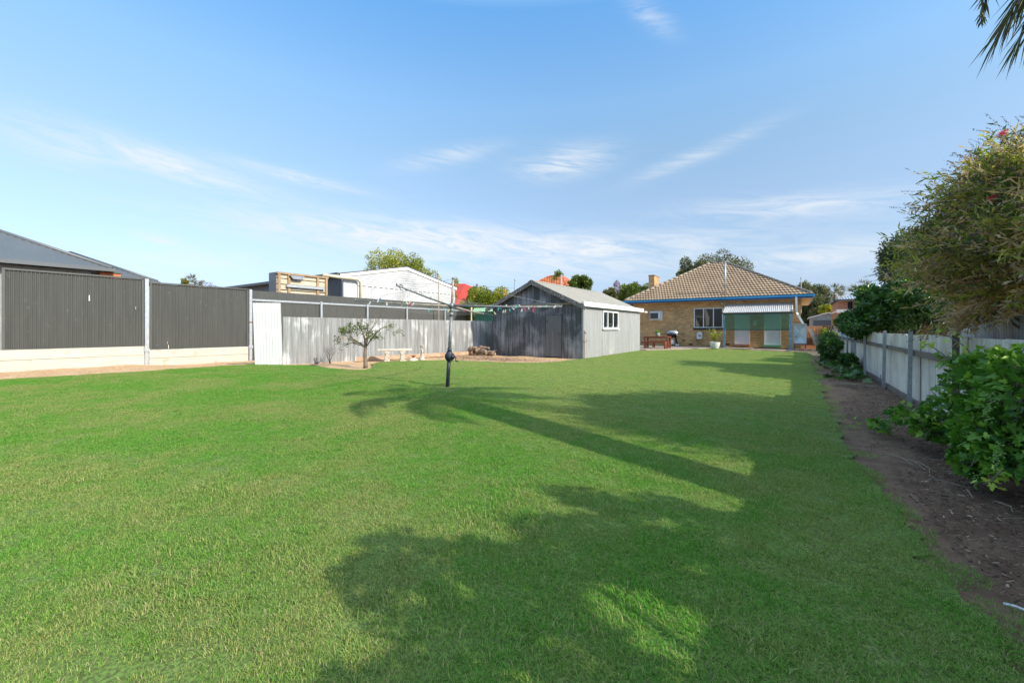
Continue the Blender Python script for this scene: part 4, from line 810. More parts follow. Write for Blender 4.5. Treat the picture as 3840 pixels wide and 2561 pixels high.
for x, s_ in ((pl.x, -1), (pr_.x, 1)): g.bar((x+s_*.07, PY-.1, zb_-.02), (x+s_*.07, HY-.01, zt_-.04), .03, .14)
g.bar((pl.x-.08, PY-.1, zb_-.0), (pl.x-.08, HY-.01, zt_-.02), .03, .12); g.build('side_board', mat('brown_rafter', (.16, .09, .06), (.25, .17, .13), rough=.8), T)
g = MB(); g.bar((pl.x+.1, PY-.02, s1_+.1), (pl.x+.1, PY-.02, s1_-.25), .02, .02); g.build('catch', M_wpaint, T)
p = onY(*r6(632, 980), HY-.012); g = MB(); g.box(p.x-.10, p.x+.10, HY-.015, HY-.003, p.z-.14, p.z+.14); nb = g.build('notice_sheet', M_wpaint, loc=p); tag(nb, 'small white notice sheet on the brick between the two back doors', 'notice')
for k2, (a_, b_) in enumerate((((-.05, .02), (.05, .06)), ((-.05, -.06), (.04, -.03)))):
    g = MB(); g.box(p.x+a_[0], p.x+b_[0], HY-.0185, HY-.0155, p.z+a_[1], p.z+b_[1]); g.build('picture', M_steel, nb)
mt = MB(); q0 = onG(*r6(360, 1325)); mt.box(q0.x, q0.x+.9, q0.y+.2, q0.y+.9, .031, .045); tag(mt.build('door_mat', M_greywood, loc=q0), 'pale timber mat on the slab before the left back door', 'mat')
mt = MB(); mt.box(dB0.x-.5, pr_.x-.1, PY+.15, PY+1.2, .031, .05); tag(mt.build('rubber_mat', M_black, loc=(dB0.x, PY+.5, 0)), 'long black mat under the porch before the right back door', 'mat')
# ------------------------------------------------------------------ tank on a stand
a0, a1 = onY(*r6(1140, 1000), 29.5), onY(*r6(1300, 1250), 29.5)
T = thing('tank_stand', 'rusty steel stand under the galvanised tank at the house corner', 'stand', (a0.x, 29.8, 0))
for x in (a0.x+.02, a1.x-.06):
    for y in (29.5, 29.95): g = MB(); g.box(x, x+.05, y, y+.05, 0, a1.z-.03); g.build('leg', M_rail, T)
g = MB(); g.box(a0.x-.03, a1.x+.02, 29.45, 30.05, a1.z-.055, a1.z-.005); g.build('shelf', M_rail, T)
T = thing('galvanised_tank', 'small box shaped galvanised tank with creased faces on a stand by the downpipe', 'tank', (a0.x, 29.5, a1.z))
x0, x1, z0, z1 = a0.x, a1.x, a1.z, a0.z; cx, cz = (x0+x1)/2, z0+(z1-z0)*.5
g = MB(); g.add([(x0,29.52,z0),(x1,29.52,z0),(x1,29.52,z1),(x0,29.52,z1),(cx-.03,29.6,cz+.12),(cx+.03,29.6,cz-.12)], [(0,1,5),(1,2,4,5),(2,3,4),(3,0,5,4)])
g.box(x0, x1, 29.61, 30.05, z0, z1); g.build('body', mat('shiny_galvanised', (.50, .60, .66), (.38, .48, .54), rough=.35, metal=.35, scale=2.5), T)
g = MB(); frame2 = [(x0-.03, x1+.03, z1-.0, z1+.05), (x0-.03, x1+.03, z0-.004, z0+.03)]
for q0, q1, q2, q3 in frame2: g.box(q0, q1, 29.48, 30.08, q2, q3)
g.box(x0-.03, x0, 29.48, 29.6, z0+.03, z1); g.box(x1, x1+.03, 29.48, 29.6, z0+.03, z1); g.build('rim', M_galv, T)
g = MB(); g.tube([(x0+.12, 29.50, z0+.4), (x0+.12, 29.56, z0+.4)], .03, 10); g.build('plug', M_rust, T)
for i, (dx, L, tl, mm) in enumerate(((.22, 1.25, -.34, M_greywood), (.36, 1.15, -.42, M_rail), (.50, 1.0, -.5, M_oldwood))):
    g = MB(); g.bar((x1+dx+.38, 29.3-i*.1, 0.02), (x1+dx+.38+tl*L, 29.9, L), .16, .03, (0, 1, 0)); tag(g.build('leaning_plank', mm, loc=(x1+dx+.3, 29.4, 0)), ['pale weathered plank leaning on the galvanised tank', 'brown plank leaning between two others beside the tank', 'dark flaking plank outermost of those leaning by the tank'][i], 'plank')
for i in range(5):
    rr_ = random.Random(i); x = x0+.05+i*.2; g = MB(); g.box(x, x+.23, 29.25+rr_.uniform(0, .15), 29.4+rr_.uniform(0, .1)+.1, .0, .08+.0*i); tag(g.build('loose_brick', M_redbrick if i % 2 else M_conc, loc=(x, 29.3, 0), bevel=.008), 'loose brick on the ground under the galvanised tank', 'brick', 'loose bricks under the tank')
# ------------------------------------------------------------------ outdoor furniture on the patio
GZ = .03
def slableg(g, x, y0, y1, z): g.box(x-.045, x+.045, y0, y0+.09, GZ, z); g.box(x-.045, x+.045, y1-.09, y1, GZ, z); g.box(x-.04, x+.04, y0+.09, y1-.09, z-.12, z)
def plank_top(T, x0, x1, y0, y1, zt, n, nm):
    g = MB()
    for k2 in range(n): g.box(x0, x1, y0+(y1-y0)*k2/n+.004, y0+(y1-y0)*(k2+1)/n-.004, zt-.035, zt)
    g.box(x0+.02, x1-.02, y0+.02, y0+.045, zt-.10, zt-.037); g.box(x0+.02, x1-.02, y1-.045, y1-.02, zt-.10, zt-.037); g.build(nm, M_redtim, T, bevel=.003)
tx0, tx1 = onY(*r5(445, 1310), 26.5).x, onY(*r5(803, 1310), 26.5).x
T = thing('picnic_table', 'red brown timber outdoor table with a small potted plant on top', 'table', ((tx0+tx1)/2, 26.9, GZ)); plank_top(T, tx0, tx1, 26.5, 27.3, .77, 7, 'tabletop')
for x in (tx0+.05, tx1-.05):
    for y in (26.5, 27.21): g = MB(); g.box(x-.045, x+.045, y, y+.09, GZ, .733); g.build('leg', M_redtim, T)
for yb0, xa, xb, lab in ((25.95, r5(405, 0)[0], r5(765, 0)[0], 'red brown timber bench in front of the outdoor table'), (27.75, r5(535, 0)[0], r5(820, 0)[0], 'red brown timber bench behind the outdoor table')):
    X0, X1 = onY(xa, 1280, yb0).x, onY(xb, 1280, yb0).x; T = thing('picnic_bench', lab, 'bench', ((X0+X1)/2, yb0+.15, GZ)); plank_top(T, X0, X1, yb0, yb0+.32, .47, 3, 'seat')
    for x in (X0+.22, X1-.05): g = MB(); g.box(x-.045, x+.045, yb0, yb0+.09, GZ, .433); g.box(x-.045, x+.045, yb0+.23, yb0+.32, GZ, .433); g.box(x-.03, x+.03, yb0+.09, yb0+.23, .3, .42); g.build('leg', M_redtim, T)
def potted(name, label, c, prof, mp, n, rx, rz, L, lm, seed, blade=False):
    T = thing(name, label, 'potted plant', c); g = MB(); g.lathe(c, prof, 24); g.build('pot', mp, T, smooth=False); zt = prof[-3][1] if len(prof) > 3 else prof[-1][1]
    q = np.random.default_rng(seed); cc = np.array(c)+[0, 0, zt]
    if blade: d = unit(q.normal(size=(n, 3))*[1, 1, .5]+[0, 0, .9]); P = cc+d*q.uniform(0, .05, (n, 1)); np_mesh('leaves', leaf_cards(P, d, L*q.uniform(.6, 1.1, n), L*.28, seed), LF, LM[lm], T, tint=q.uniform(0, 1, n)); return
    g = MB(); P = []; D_ = []; rr_ = random.Random(seed)
    for k2 in range(9):
        e = Vector((rr_.uniform(-rx, rx), rr_.uniform(-rx, rx), rr_.uniform(.35, 1)*rz)); b0 = Vector(cc)-Vector((0, 0, .06)); e = Vector(cc)+e; m_ = b0.lerp(e, .5)+Vector((0, 0, .06)); g.tube([b0, m_, e], [.008, .006, .003], 5)
        for j in range(n//9): s_ = rr_.uniform(.3, 1); p = (b0.lerp(m_, s_*2) if s_ < .5 else m_.lerp(e, s_*2-1)); P.append(p+Vector([rr_.gauss(0, .05) for _ in range(3)])); D_.append([rr_.gauss(0, 1) for _ in range(3)])
    g.build('stems', M_bark, T); np_mesh('leaves', leaf_cards(np.array(P), np.array(D_), L, L*.5, seed), LF, LM[lm], T, tint=q.uniform(.2, 1, len(P)))
pc_ = onY(*r5(652, 1300), 26.85); potted('potted_succulent', 'small sage pot with spiky green succulent on the outdoor table', (pc_.x, 26.85, .771), [(.08, 0), (.125, .03), (.145, .1), (.14, .19), (.125, .22), (.115, .22), (.12, .18)], M_pot2, 70, .1, .1, .2, 'vine', 8, True)
pc_ = onG(*r5(1492, 1480), GZ); potted('potted_lemon', 'large white pot with straggly yellow green lemon bush by the porch post', tuple(pc_), [(.17, 0), (.21, .04), (.27, .2), (.30, .36), (.30, .40), (.27, .40), (.26, .36)], M_pot, 420, .48, .80, .09, 'yellow', 9)
# barbecue
bc = onY(*r5(870, 1440), 30.2); bx = bc.x; by = 30.2
T = thing('gas_barbecue', 'black and silver gas barbecue with side shelves on a wheeled stand', 'barbecue', (bx, by, GZ))
g = MB(); g.lathe((bx, by, .92), [(.40, -.02), (.40, .02), (.37, .12), (.30, .19), (.18, .235), (.02, .25)], 22, 1, .72); g.build('lid', M_steel, T, smooth=True)
g = MB(); g.lathe((bx, by, .90), [(.12, -.28), (.30, -.18), (.39, -.06), (.40, -.0)], 22, 1, .72); g.build('firebox', M_black, T, smooth=True)
g = MB(); g.tube([(bx-.2, by-.31, .97), (bx+.16, by-.31, .97)], .014, 8); g.build('lid_handle', M_black, T)
for s_ in (-1, 1): g = MB(); g.box(bx+s_*.60-.22, bx+s_*.60+.22, by-.2, by+.2, .885, .915); g.build('side_shelf', M_black, T, bevel=.01)
g = MB(); g.bar((bx-.18, by, .7), (bx-.28, by-.1, .1), .06, .06); g.bar((bx+.16, by, .75), (bx+.36, by-.1, .1), .12, .06); g.bar((bx-.28, by-.1, .12), (bx+.36, by-.1, .12), .05, .05); g.bar((bx-.2, by, .45), (bx+.26, by, .45), .3, .02); g.build('stand', M_black, T)
for x in (bx+.30, bx+.42): g = MB(); g.tube([(x, by-.2, .13), (x, by-.14, .13)], .10, 18); w = g.build('wheel', M_black, T); g = MB(); g.tube([(x, by-.215, .13), (x, by-.201, .13)], .07, 16); g.build('hub_cap', M_plastic, w)
g = MB(); g.tube([(bx+.36, by-.26, .86), (bx+.36, by-.22, .80)], .03, 8); g.build('knob', M_plastic, T)
g = MB(); g.lathe((bx-.02, by-.05, .16), [(.13, 0), (.15, .03), (.15, .26), (.10, .32), (.03, .34)], 16); g.build('gas_bottle', M_plastic, T, smooth=True)
g = MB(); g.tube([(bx+.78, by-.2, .88), (bx+.78, by-.2, .62)], .012, 6); g.box(bx+.70, bx+.86, by-.21, by-.19, .42, .50); g.build('hanging_tongs', M_black, T)
p = onY(*r5(1265, 1290), HY-.1); T = thing('hose_box', 'white wall box with brown hose hanging on the brick below the window', 'hose box', p)
g = MB(); g.prism([(p.x-.16, HY-.2, p.z-.24), (p.x+.14, HY-.2, p.z-.24), (p.x+.2, HY-.2, p.z-.1), (p.x+.17, HY-.2, p.z+.26), (p.x-.08, HY-.2, p.z+.27), (p.x-.17, HY-.2, p.z+.1)], (0, .195, 0)); g.build('case', M_plastic, T, bevel=.015)
g = MB(); g.bar((p.x-.07, HY-.21, p.z+.05), (p.x+.14, HY-.21, p.z-.02), .02, .05); g.build('slot', M_black, T)
g = MB(); g.tube([(p.x-.12, HY-.12, p.z-.2), (p.x-.16, HY-.12, p.z-.45), (p.x-.05, HY-.12, .3), (p.x+.2, HY-.15, .12), (p.x+.6, HY-.2, .1), (p.x+.9, HY-.2, .08)], .018, 6); g.build('hose', mat('brown_rubber', (.10, .035, .02)), T, smooth=True)
p = onG(*r5(1375, 1445), GZ); T = thing('umbrella_base', 'grey umbrella stand base beside the white potted lemon', 'umbrella stand', p)
g = MB(); g.box(p.x-.3, p.x+.3, p.y-.3, p.y+.3, GZ, GZ+.08); g.build('slab', M_darkframe, T, bevel=.02); g = MB(); g.tube([p, p+Vector((0, 0, .5))], .03, 10); g.build('tube', M_steel, T)
p = onG(*r5(400, 1440), GZ); p = Vector((-8.6, 29.8, GZ)); T = thing('coiled_hose', 'wall tap with coiled pale hose half hidden behind the shed corner', 'hose', p)
p = onY(*r5(420, 1400), 30.8)
g = MB(); g.tube([(p.x+.15*math.cos(i*.5), 30.75-.01*i/6, .35+.15*math.sin(i*.5)) for i in range(38)], .016, 5); g.build('coil', mat('pale_hose', (.5, .47, .38)), T, smooth=True)
g = MB(); g.tube([(p.x, 30.9, GZ), (p.x, 30.9, .95), (p.x-.05, 30.84, 1.0)], .014, 6); g.build('pipe', M_steel, T)

# ------------------------------------------------------------------ right boundary
XR = 1.66
T = thing('fibre_cement_fence', 'pale corrugated fibre cement fence with leaning posts along the right soil bed', 'fence', (XR, 12, 0))
g = MB(); yy = -2.0; k2 = 0
while yy < 27.5:
    L = 1.14; g = MB(); tl = R.uniform(-.012, .012); g.corr((XR+.02+(k2 % 2)*.014, yy, .04), (tl, L+.05, 0), (0, 0, 1.14+R.uniform(-.012, .015)), .075 if yy < 9 else .146, .013 if yy < 9 else .026); g.build('sheet', M_asb, T, smooth=True); yy += L; k2 += 1
g = MB()
for k2 in range(10): g.box(XR-.06, XR-.015, -2+k2*3.01, -2+(k2+1)*3.01-.01, .84+R.uniform(-.02, .02), .93)
g.build('rail', M_rail, T)
g = MB()
for k2 in range(14): g.box(XR-.05, XR+.0, -2+k2*2.1, -2+(k2+1)*2.1-.01, -.02, .10+R.uniform(-.015, .01))
g.build('plinth_board', M_rail, T)
for px, lean in ((3110, 0), (3123, 0), (3135, 0), (3158, .01), (3178, .0), (3207, .0), (3244, .03), (3314, -.16), (3411, -.10), (3586, 0)):
    y = onX(px, 1400, XR-.1).y; g = MB(); x = XR-.085
    g.bar((x, y, -.05), (x, y+lean, 1.24), .06, .012, (1, 0, 0)); g.bar((x-.02, y-.03, -.05), (x-.02, y-.03+lean, 1.24), .012, .045, (1, 0, 0)); g.bar((x-.02, y+.03, -.05), (x-.02, y+.03+lean, 1.24), .012, .045, (1, 0, 0))
    g.build('post', M_galv if px < 3500 else M_rail, T)
T = MB(); T.corr((1.98, -3, 0), (0, 12.3, 0), (0, 0, 1.52), .076, .01); tag(T.build('neighbour_iron_fence', M_iron, loc=(1.98, 3, 0), smooth=True), 'taller silver corrugated iron fence behind the pale fence under the bottlebrush', 'fence')
# far gate fence of new palings
T = thing('paling_fence', 'orange brown timber paling fence across the side passage beyond the house', 'fence', (.8, 37.5, 0))
xx = onY(3024, 1222, 37.5).x-.6; zt2 = onY(3060, 1222, 37.5).z
while xx < 1.8: g = MB(); g.box(xx, xx+.145, 37.5, 37.52, .02, zt2+R.uniform(-.01, .01)); g.build('paling', M_paling, T); xx += .15
g = MB(); g.box(-.9, 1.8, 37.44, 37.49, .5, .58); g.box(-.9, 1.8, 37.44, 37.49, .05, .45); g.build('rail', M_rail, T)
T = thing('side_paling_fence', 'new orange timber paling fence continuing the right boundary towards the passage', 'fence', (1.66, 32, 0))
yy = 27.6
while yy < 37.4: g = MB(); g.box(1.66, 1.68, yy, yy+.145, .02, 1.42+.004*(yy-27)); g.build('paling', M_paling, T); yy += .15
g = MB(); g.box(1.60, 1.655, 27.6, 37.4, 1.0, 1.08)
for k2 in range(5): g.box(1.57, 1.65, 28+k2*2.2, 28.08+k2*2.2, 0, 1.45)
g.build('post_and_rail', M_rail, T)
for i, (x, y) in enumerate(((1.0, 36.8), (1.2, 36.6), (.55, 37.0))): g = MB(); g.bar((x, y, 0), (x+.1, 37.4, 1.25-.15*i), .2-.05*i, .03, (1, 0, 0)); tag(g.build('stacked_board', M_paling, loc=(x, y, 0)), ['widest pale board leaning on the far paling fence', 'pale board leaning right of the widest one at the far fence', 'narrow pale board leaning alone at the far fence'][i], 'board')
# sleeper and loose things on the soil bed
a, b_ = onG(3122, 1441), onG(3296, 1454); g = MB(); g.bar(a+Vector((0, 0, .02)), b_+Vector((0, 0, .02)), .05, .05); tag(g.build('garden_edging', M_greywood, loc=a), 'thin grey timber strip lying across the soil bed', 'edging')
a, b_ = onG(3765, 2272), onG(3850, 2306); g = MB(); g.tube([a+Vector((0, 0, .012)), (a+b_)/2+Vector((0, 0, .02)), b_+Vector((.1, -.03, .012))], .006, 6); tag(g.build('plastic_pipe', M_plastic, loc=a), 'thin white plastic pipe lying on the soil at lower right', 'pipe')
for i in range(16):
    rr_ = random.Random(i+9); p = Vector((rr_.uniform(.85, 1.55), rr_.uniform(3.0, 6.2), .015)); a_ = rr_.uniform(0, 3.1); L = rr_.uniform(.12, .4); d = Vector((math.cos(a_), math.sin(a_), .05))*L
    g = MB(); g.tube([p, p+d*.5+Vector((rr_.gauss(0, .03), rr_.gauss(0, .03), .02)), p+d], .0035, 5); tag(g.build('dry_twig', M_greywood, loc=p), 'thin dry twig lying on the mulch below the grapevine', 'twig', 'dry twigs on the soil bed')
# teal post, green cloth beyond
p = onX(3490, 1250, 2.9); g = MB(); g.box(2.9, 3.0, p.y-.07, p.y+.07, 0, 1.62); tag(g.build('teal_post', mat('teal_paint', (.02, .16, .15)), loc=(2.9, p.y, 0)), 'dark teal post seen over the pale fence under the bottlebrush', 'post')
p = onX(3580, 1248, 2.5); g = MB(); g.prism([(2.5, p.y-.45, 1.0), (2.5, p.y+.5, 1.0), (2.55, p.y+.45, 1.42), (2.6, p.y-.4, 1.38)], (.02, 0, 0)); tag(g.build('green_tarp', M_green, loc=(2.5, p.y, 1.0)), 'bright green tarp showing over the fence below the bottlebrush', 'tarp')

# ------------------------------------------------------------------ grapevine
def grape_leaves(P, Dn, Sz, seed):
    q = np.random.default_rng(seed); n = len(P); Dn = unit(Dn); X = unit(np.cross(Dn, unit(q.normal(size=(n, 3))))); Nn = unit(np.cross(X, Dn))
    ang = np.radians([-168, -140, -112, -78, -52, -28, 0, 28, 52, 78, 112, 140, 168]); rr_ = np.array([.40, .60, .38, .80, .40, .66, 1.0, .66, .40, .80, .38, .60, .40])
    V = [P]
    for a_, r in zip(ang, rr_):
        rj = r*q.uniform(.88, 1.12, n); V.append(P+(Dn*(np.cos(a_)*rj)[:, None]+X*(np.sin(a_)*rj)[:, None]+Nn*((-.18*rj**2+.10*np.abs(np.sin(a_)))*q.uniform(.3, 1.6, n))[:, None])*Sz[:, None])
    return np.stack(V, 1), [(0, i, i+1) for i in range(1, 13)]
gb_ = onG(3760, 1700); T = thing('grapevine', 'leafy sprawling green grapevine with lobed leaves against the pale fence', 'vine', (1.4, 5.6, 0))
q = np.random.default_rng(21); blobs = []
def vb(px, py, X, ry, rz, rx, w): p = onX(px, py, X); blobs.append((np.array(p), np.array([rx, ry, rz]), w))
vb(3640, 1470, 1.35, .55, .36, .22, 5); vb(3560, 1560, 1.30, .4, .25, .2, 4); vb(3700, 1620, 1.25, .42, .33, .2, 5); vb(3800, 1500, 1.35, .35, .42, .2, 4.5); vb(3700, 1390, 1.42, .35, .22, .16, 2.4); vb(3790, 1700, 1.3, .22, .2, .18, 2.6)
vb(3640, 1720, 1.18, .2, .14, .14, 1.7); vb(3480, 1600, 1.15, .45, .12, .16, 2); vb(3390, 1560, 1.0, .4, .09, .14, 1.6); vb(3300, 1592, .85, .35, .055, .12, .9); vb(3830, 1400, 1.4, .3, .25, .15, 1.5); vb(3590, 1370, 1.42, .4, .14, .13, 1.2)
wt = np.array([b[2] for b in blobs]); N_ = 2300; idx = q.choice(len(blobs), N_, p=wt/wt.sum()); o_ = unit(q.normal(size=(N_, 3))); r_ = q.uniform(.3, 1, (N_, 1))**.45
P = np.array([blobs[i][0] for i in idx])+o_*r_*np.array([blobs[i][1] for i in idx]); P[:, 2] = np.maximum(P[:, 2], .04); P[:, 0] = np.minimum(P[:, 0], XR-.03)
# trailing shoots
g = MB(); shoots = [[(3700, 1400, 1.4), (3620, 1300, 1.42), (3560, 1262, 1.42), (3500, 1240, 1.42)], [(3600, 1400, 1.4), (3540, 1330, 1.42), (3480, 1290, 1.42), (3455, 1300, 1.42)], [(3420, 1580, 1.05), (3320, 1585, .9), (3240, 1575, .75), (3175, 1568, .62)], [(3800, 1400, 1.35), (3740, 1330, 1.4), (3690, 1300, 1.4)], [(3480, 1600, 1.1), (3420, 1545, 1.0), (3372, 1500, .98)], [(3760, 1760, 1.2), (3720, 1800, 1.15), (3690, 1815, 1.1)]]
P2 = []; 
for sh in shoots:
    pts = [onX(*s_) for s_ in sh]; g.tube(pts, [.006]*(len(pts)-1)+[.003], 5)
    for A, B in zip(pts[:-1], pts[1:]):
        for k2 in range(5): s_ = (k2+.5)/5; P2.append(A.lerp(B, s_)+Vector([R.gauss(0, .035) for _ in range(3)]))
for bl in blobs[:8]:
    c = Vector(bl[0]); 
    for k2 in range(5): e = c+Vector([R.uniform(-.8, .8)*bl[1][i] for i in range(3)]); g.tube([Vector((1.5, 5.6, .05)).lerp(c, .1), c.lerp(e, .4), e], [.012, .008, .004], 5)
g.tube([(1.52, 5.5, -.05), (1.5, 5.6, .3), (1.45, 5.9, .7), (1.5, 6.3, 1.0)], [.03, .025, .02, .012], 8)
g.build('stem', M_bark, T, smooth=True)
P2 = np.array(P2); A = np.concatenate([P, P2]); outw = np.concatenate([o_, unit(q.normal(size=P2.shape))])
Dn = outw*.7+q.normal(size=A.shape)*.6+np.array([-.5, -.35, -.15]); tn = np.clip(q.beta(1.6, 2.6, len(A))+np.where(r_.mean(1).tolist()+[1]*len(P2), 0, 0), 0, 1); tn[len(P):] = q.uniform(.7, 1, len(P2)); hi_ = A[:, 2] > 1.0; tn[hi_] += .15
Sz = np.concatenate([.032+.05*q.beta(1.4, 2.2, len(P)), q.uniform(.03, .055, len(P2))]); V, fc = grape_leaves(A, Dn, Sz, 3)
np_mesh('foliage', V, fc, LM['vine'], T, tint=np.clip(tn, 0, 1), smooth=True)
MG = mat('unripe_grape', (.10, .2, .03), (.12, .24, .04), rough=.35, fine=.03)
for (px, py, X) in ((3705, 1545, 1.02), (3745, 1690, 1.05), (3735, 1725, 1.06), (3660, 1800, 1.12), (3715, 1500, 1.08)):
    c = onX(px, py, X); g = MB()
    for k2 in range(26): t_ = k2/26; g.blob(c+Vector((R.gauss(0, .018*(1-t_*.6)), R.gauss(0, .018*(1-t_*.6)), .05-.12*t_)), .0065, .0065, .0065, k2, 6, 4, 0)
    g.build('grape_bunch', MG, T, smooth=True)
# ------------------------------------------------------------------ bottlebrush over the fence
def bottlebrush(base, centre, rx, ry, rz, ntw, seed, label):
    T = thing('bottlebrush_tree', label, 'tree', base); q = np.random.default_rng(seed); c = np.array(centre); sc = np.array([rx, ry, rz]); b = Vector(base)
    d = unit(q.normal(size=(ntw, 3))); d[:, 2] = np.where(d[:, 2] < -.75, -d[:, 2], d[:, 2]); r = q.uniform(.25, 1, ntw)**.55
    # ragged outline in clumps
    lob = 1+.16*np.sin(d[:, 1]*7+1)+.13*np.sin(d[:, 2]*9+2)+.1*np.sin(d[:, 0]*11)
    root = c+d*(r*lob*.86)[:, None]*sc; tdir = unit(d*.9+q.normal(size=d.shape)*.42+np.array([-.35, -.1, .12])); Lt = q.uniform(.22, .5, ntw)
    per = 17; s_ = (np.arange(per)+.5)/per; P = root[:, None]+tdir[:, None]*(Lt[:, None]*s_)[:, :, None]; Dn = tdir[:, None]*.65+unit(q.normal(size=(ntw, per, 3)))*1.0
    tw = np.clip(q.beta(2, 2.3, ntw), 0, 1)[:, None]; low = np.clip((c[2]+.15*rz-root[:, 2])/rz, 0, 1)[:, None]
    tint = np.clip(tw*.88+q.uniform(-.1, .15, (ntw, per))+np.where(q.uniform(0, 1, (ntw, 1)) < .22+.75*low, .42, 0), 0, 1)
    np_mesh('crown', leaf_cards(P.reshape(-1, 3), Dn.reshape(-1, 3), q.uniform(.06, .125, ntw*per), .019, seed, .1), LF, LM['brush'], T, tint=tint.ravel())
    g = MB(); cc = Vector(c); top = b.lerp(cc, .7)
    g.tube([b, b.lerp(top, .5)+Vector((.08, .04, 0)), top], [.11, .09, .06], 8)
    for k2 in range(46): 
        i = int(q.integers(0, ntw)); e = Vector(root[i]); s0 = b.lerp(top, float(q.uniform(.35, 1))); g.tube([s0, s0.lerp(e, .5)+Vector((0, 0, -.05)), e], [.028, .016, .005], 5)
    for i in range(0, ntw, 1): e = root[i]; 
    g.build('trunk', M_bark, T, smooth=True)
    V = np.stack([root, root+tdir*Lt[:, None]*.5+.004, root+tdir*Lt[:, None], root+tdir*Lt[:, None]*.5-.004], 1); np_mesh('twigs', V, [(0, 1, 2, 3)], M_bark, T)
    # spent seed spikes
    pick = np.where((d[:, 0] < -.1) & (r > .75) | (d[:, 2] > .75) & (r > .8))[0]; pick = pick[q.uniform(0, 1, len(pick)) < .33]; SP, SD = [], []
    for i in pick:
        e = root[i]+tdir[i]*Lt[i]; dd_ = unit(tdir[i]+np.array([-.35, -.1, .0])); n = 34; s2 = q.uniform(0, .16, n); SP.append(e+dd_*s2[:, None]); SD.append(unit(q.normal(size=(n, 3)))+dd_*.4)
    SP, SD = np.concatenate(SP), np.concatenate(SD); np_mesh('seed_spikes', leaf_cards(SP, SD, .014, .007, 5), LF, leaf_mat('seed_capsules', [(0, (.05, .04, .05)), (1, (.19, .14, .13))], rough=.8, trans=0), T, tint=q.uniform(0, 1, len(SP)))
    return T, root, tdir, Lt
T, root, tdir, Lt = bottlebrush((2.75, 6.6, 0), (2.45, 6.75, 2.16), 1.12, 2.0, 1.15, 6000, 11, 'large bottlebrush tree with bronze tipped leaves hanging over the right fence')
for k2, (px, py, D) in enumerate(((3762, 500, 4.2), (3720, 745, 4.0))):
    c = np.array(onD(px, py, D)); q = np.random.default_rng(k2); n = 240; ax3 = unit(np.array([.5, .5, .35])); P = c+ax3*q.uniform(-.05, .05, (n, 1)); np_mesh('red_flower', leaf_cards(P, unit(np.cross(ax3, q.normal(size=(n, 3)))), .03, .003, 1), LF, leaf_mat('crimson_filament', [(0, (.5, .01, .05)), (1, (.75, .05, .15))]), T, tint=q.uniform(0, 1, n))
tree('hedge_tree', 'airy dark green tall shrub behind the bottlebrush on its left', 'tree', (3.1, 16.2, 0), (2.95, 16.0, 3.15), .85, 1.15, 1.2, 'gum', K=46, n=9000, L=.085, seed=31, shell=.3, cs_=.3)
bush = tree('overhanging_shrub', 'dense glossy dark green bush hanging over the right fence', 'bush', (2.75, 14.8, 0), (2.5, 14.9, 1.86), 1.05, 2.2, .84, 'green', K=90, n=16000, L=.105, seed=32, shell=.45, cs_=.24, flat=.65)
P, Dn, idx, cl_ = crown_points((1.62, 15.3, 1.42), .62, 1.4, .36, 40, 6500, 77, .3, .30); g = MB(); g.tube([(2.6, 14.9, 1.2), (2.0, 15.2, 1.45), (1.4, 15.5, 1.4)], [.04, .03, .015], 6); br = g.build('branch', M_bark, bush, smooth=True)
np_mesh('leaves', leaf_cards(P, Dn+.9*NR.normal(size=P.shape), .10*NR.uniform(.6, 1.3, len(P)), .055, 9), LF, LM['green'], br, tint=NR.beta(2, 2.4, len(P)))
tree('dark_shrub', 'dark green shrub between the overhanging bush and bottlebrush beyond the fence', 'bush', (3.9, 19.6, 0), (3.9, 19.5, 1.9), 1.4, 2.3, 1.1, 'green', K=60, n=11000, L=.11, seed=33, shell=.4, cs_=.28)
tree('yellow_shrub', 'small bright yellow green shrub beyond the fence left of the dark bush', 'bush', (2.0, 26, 0), (1.9, 26, 1.5), .22, .8, .42, 'bright', K=9, n=160, L=.09, seed=34, shell=.3, tr=.05)
# shrubs inside the bed
p = onG(3120, 1370); tree('garden_shrub', 'tall leafy green shrub inside the fence at the far end of the soil bed', 'shrub', (1.0, 19.0, 0), (1.0, 19.0, .55), .32, .75, .55, 'green', K=36, n=3200, L=.08, seed=41, tr=.03, cs_=.3)
p = onG(3150, 1310); tree('garden_shrub', 'yellow green leafy shrub behind the taller garden shrub at the far end', 'shrub', (p.x, p.y, 0), (1.12, 22.6, .75), .3, .6, .6, 'yellow', K=18, n=1300, L=.09, seed=42, tr=.03, cs_=.3)
p = onG(3215, 1400); tree('garden_shrub', 'low dark shrub against the fence just right of the taller shrub', 'shrub', (1.45, p.y+.3, 0), (1.38, 16.4, .28), .2, .5, .3, 'green', K=16, n=1500, L=.08, seed=43, tr=.02, cs_=.35)
for i, (px, py, sx, sy) in enumerate(((3140, 1388, .42, .8), (3190, 1420, .33, .45))):
    p = onG(px, py); q = np.random.default_rng(i+60); n = 60; P = np.stack([p.x+q.normal(0, sx*.6, n), p.y+q.normal(0, sy, n), q.uniform(.05, .24, n)], 1)
    T = thing('squash_plant', ['low spreading squash plant with big leaves on the soil nearer the shrubs', 'low squash plant with big leaves beside the timber strip'][i], 'plant', (p.x, p.y, 0)); V, fc = grape_leaves(P, q.normal(size=(n, 3))*[1, 1, .25], q.uniform(.09, .17, n), i); np_mesh('leaves', V, fc, LM['green'], T, tint=q.uniform(.2, .75, n), smooth=True)
    g = MB(); [g.tube([(p.x, p.y, .02), (a_[0], a_[1], a_[2]*.5), tuple(a_)], .006, 4) for a_ in P[::3]]; g.build('stem', M_bark, T)
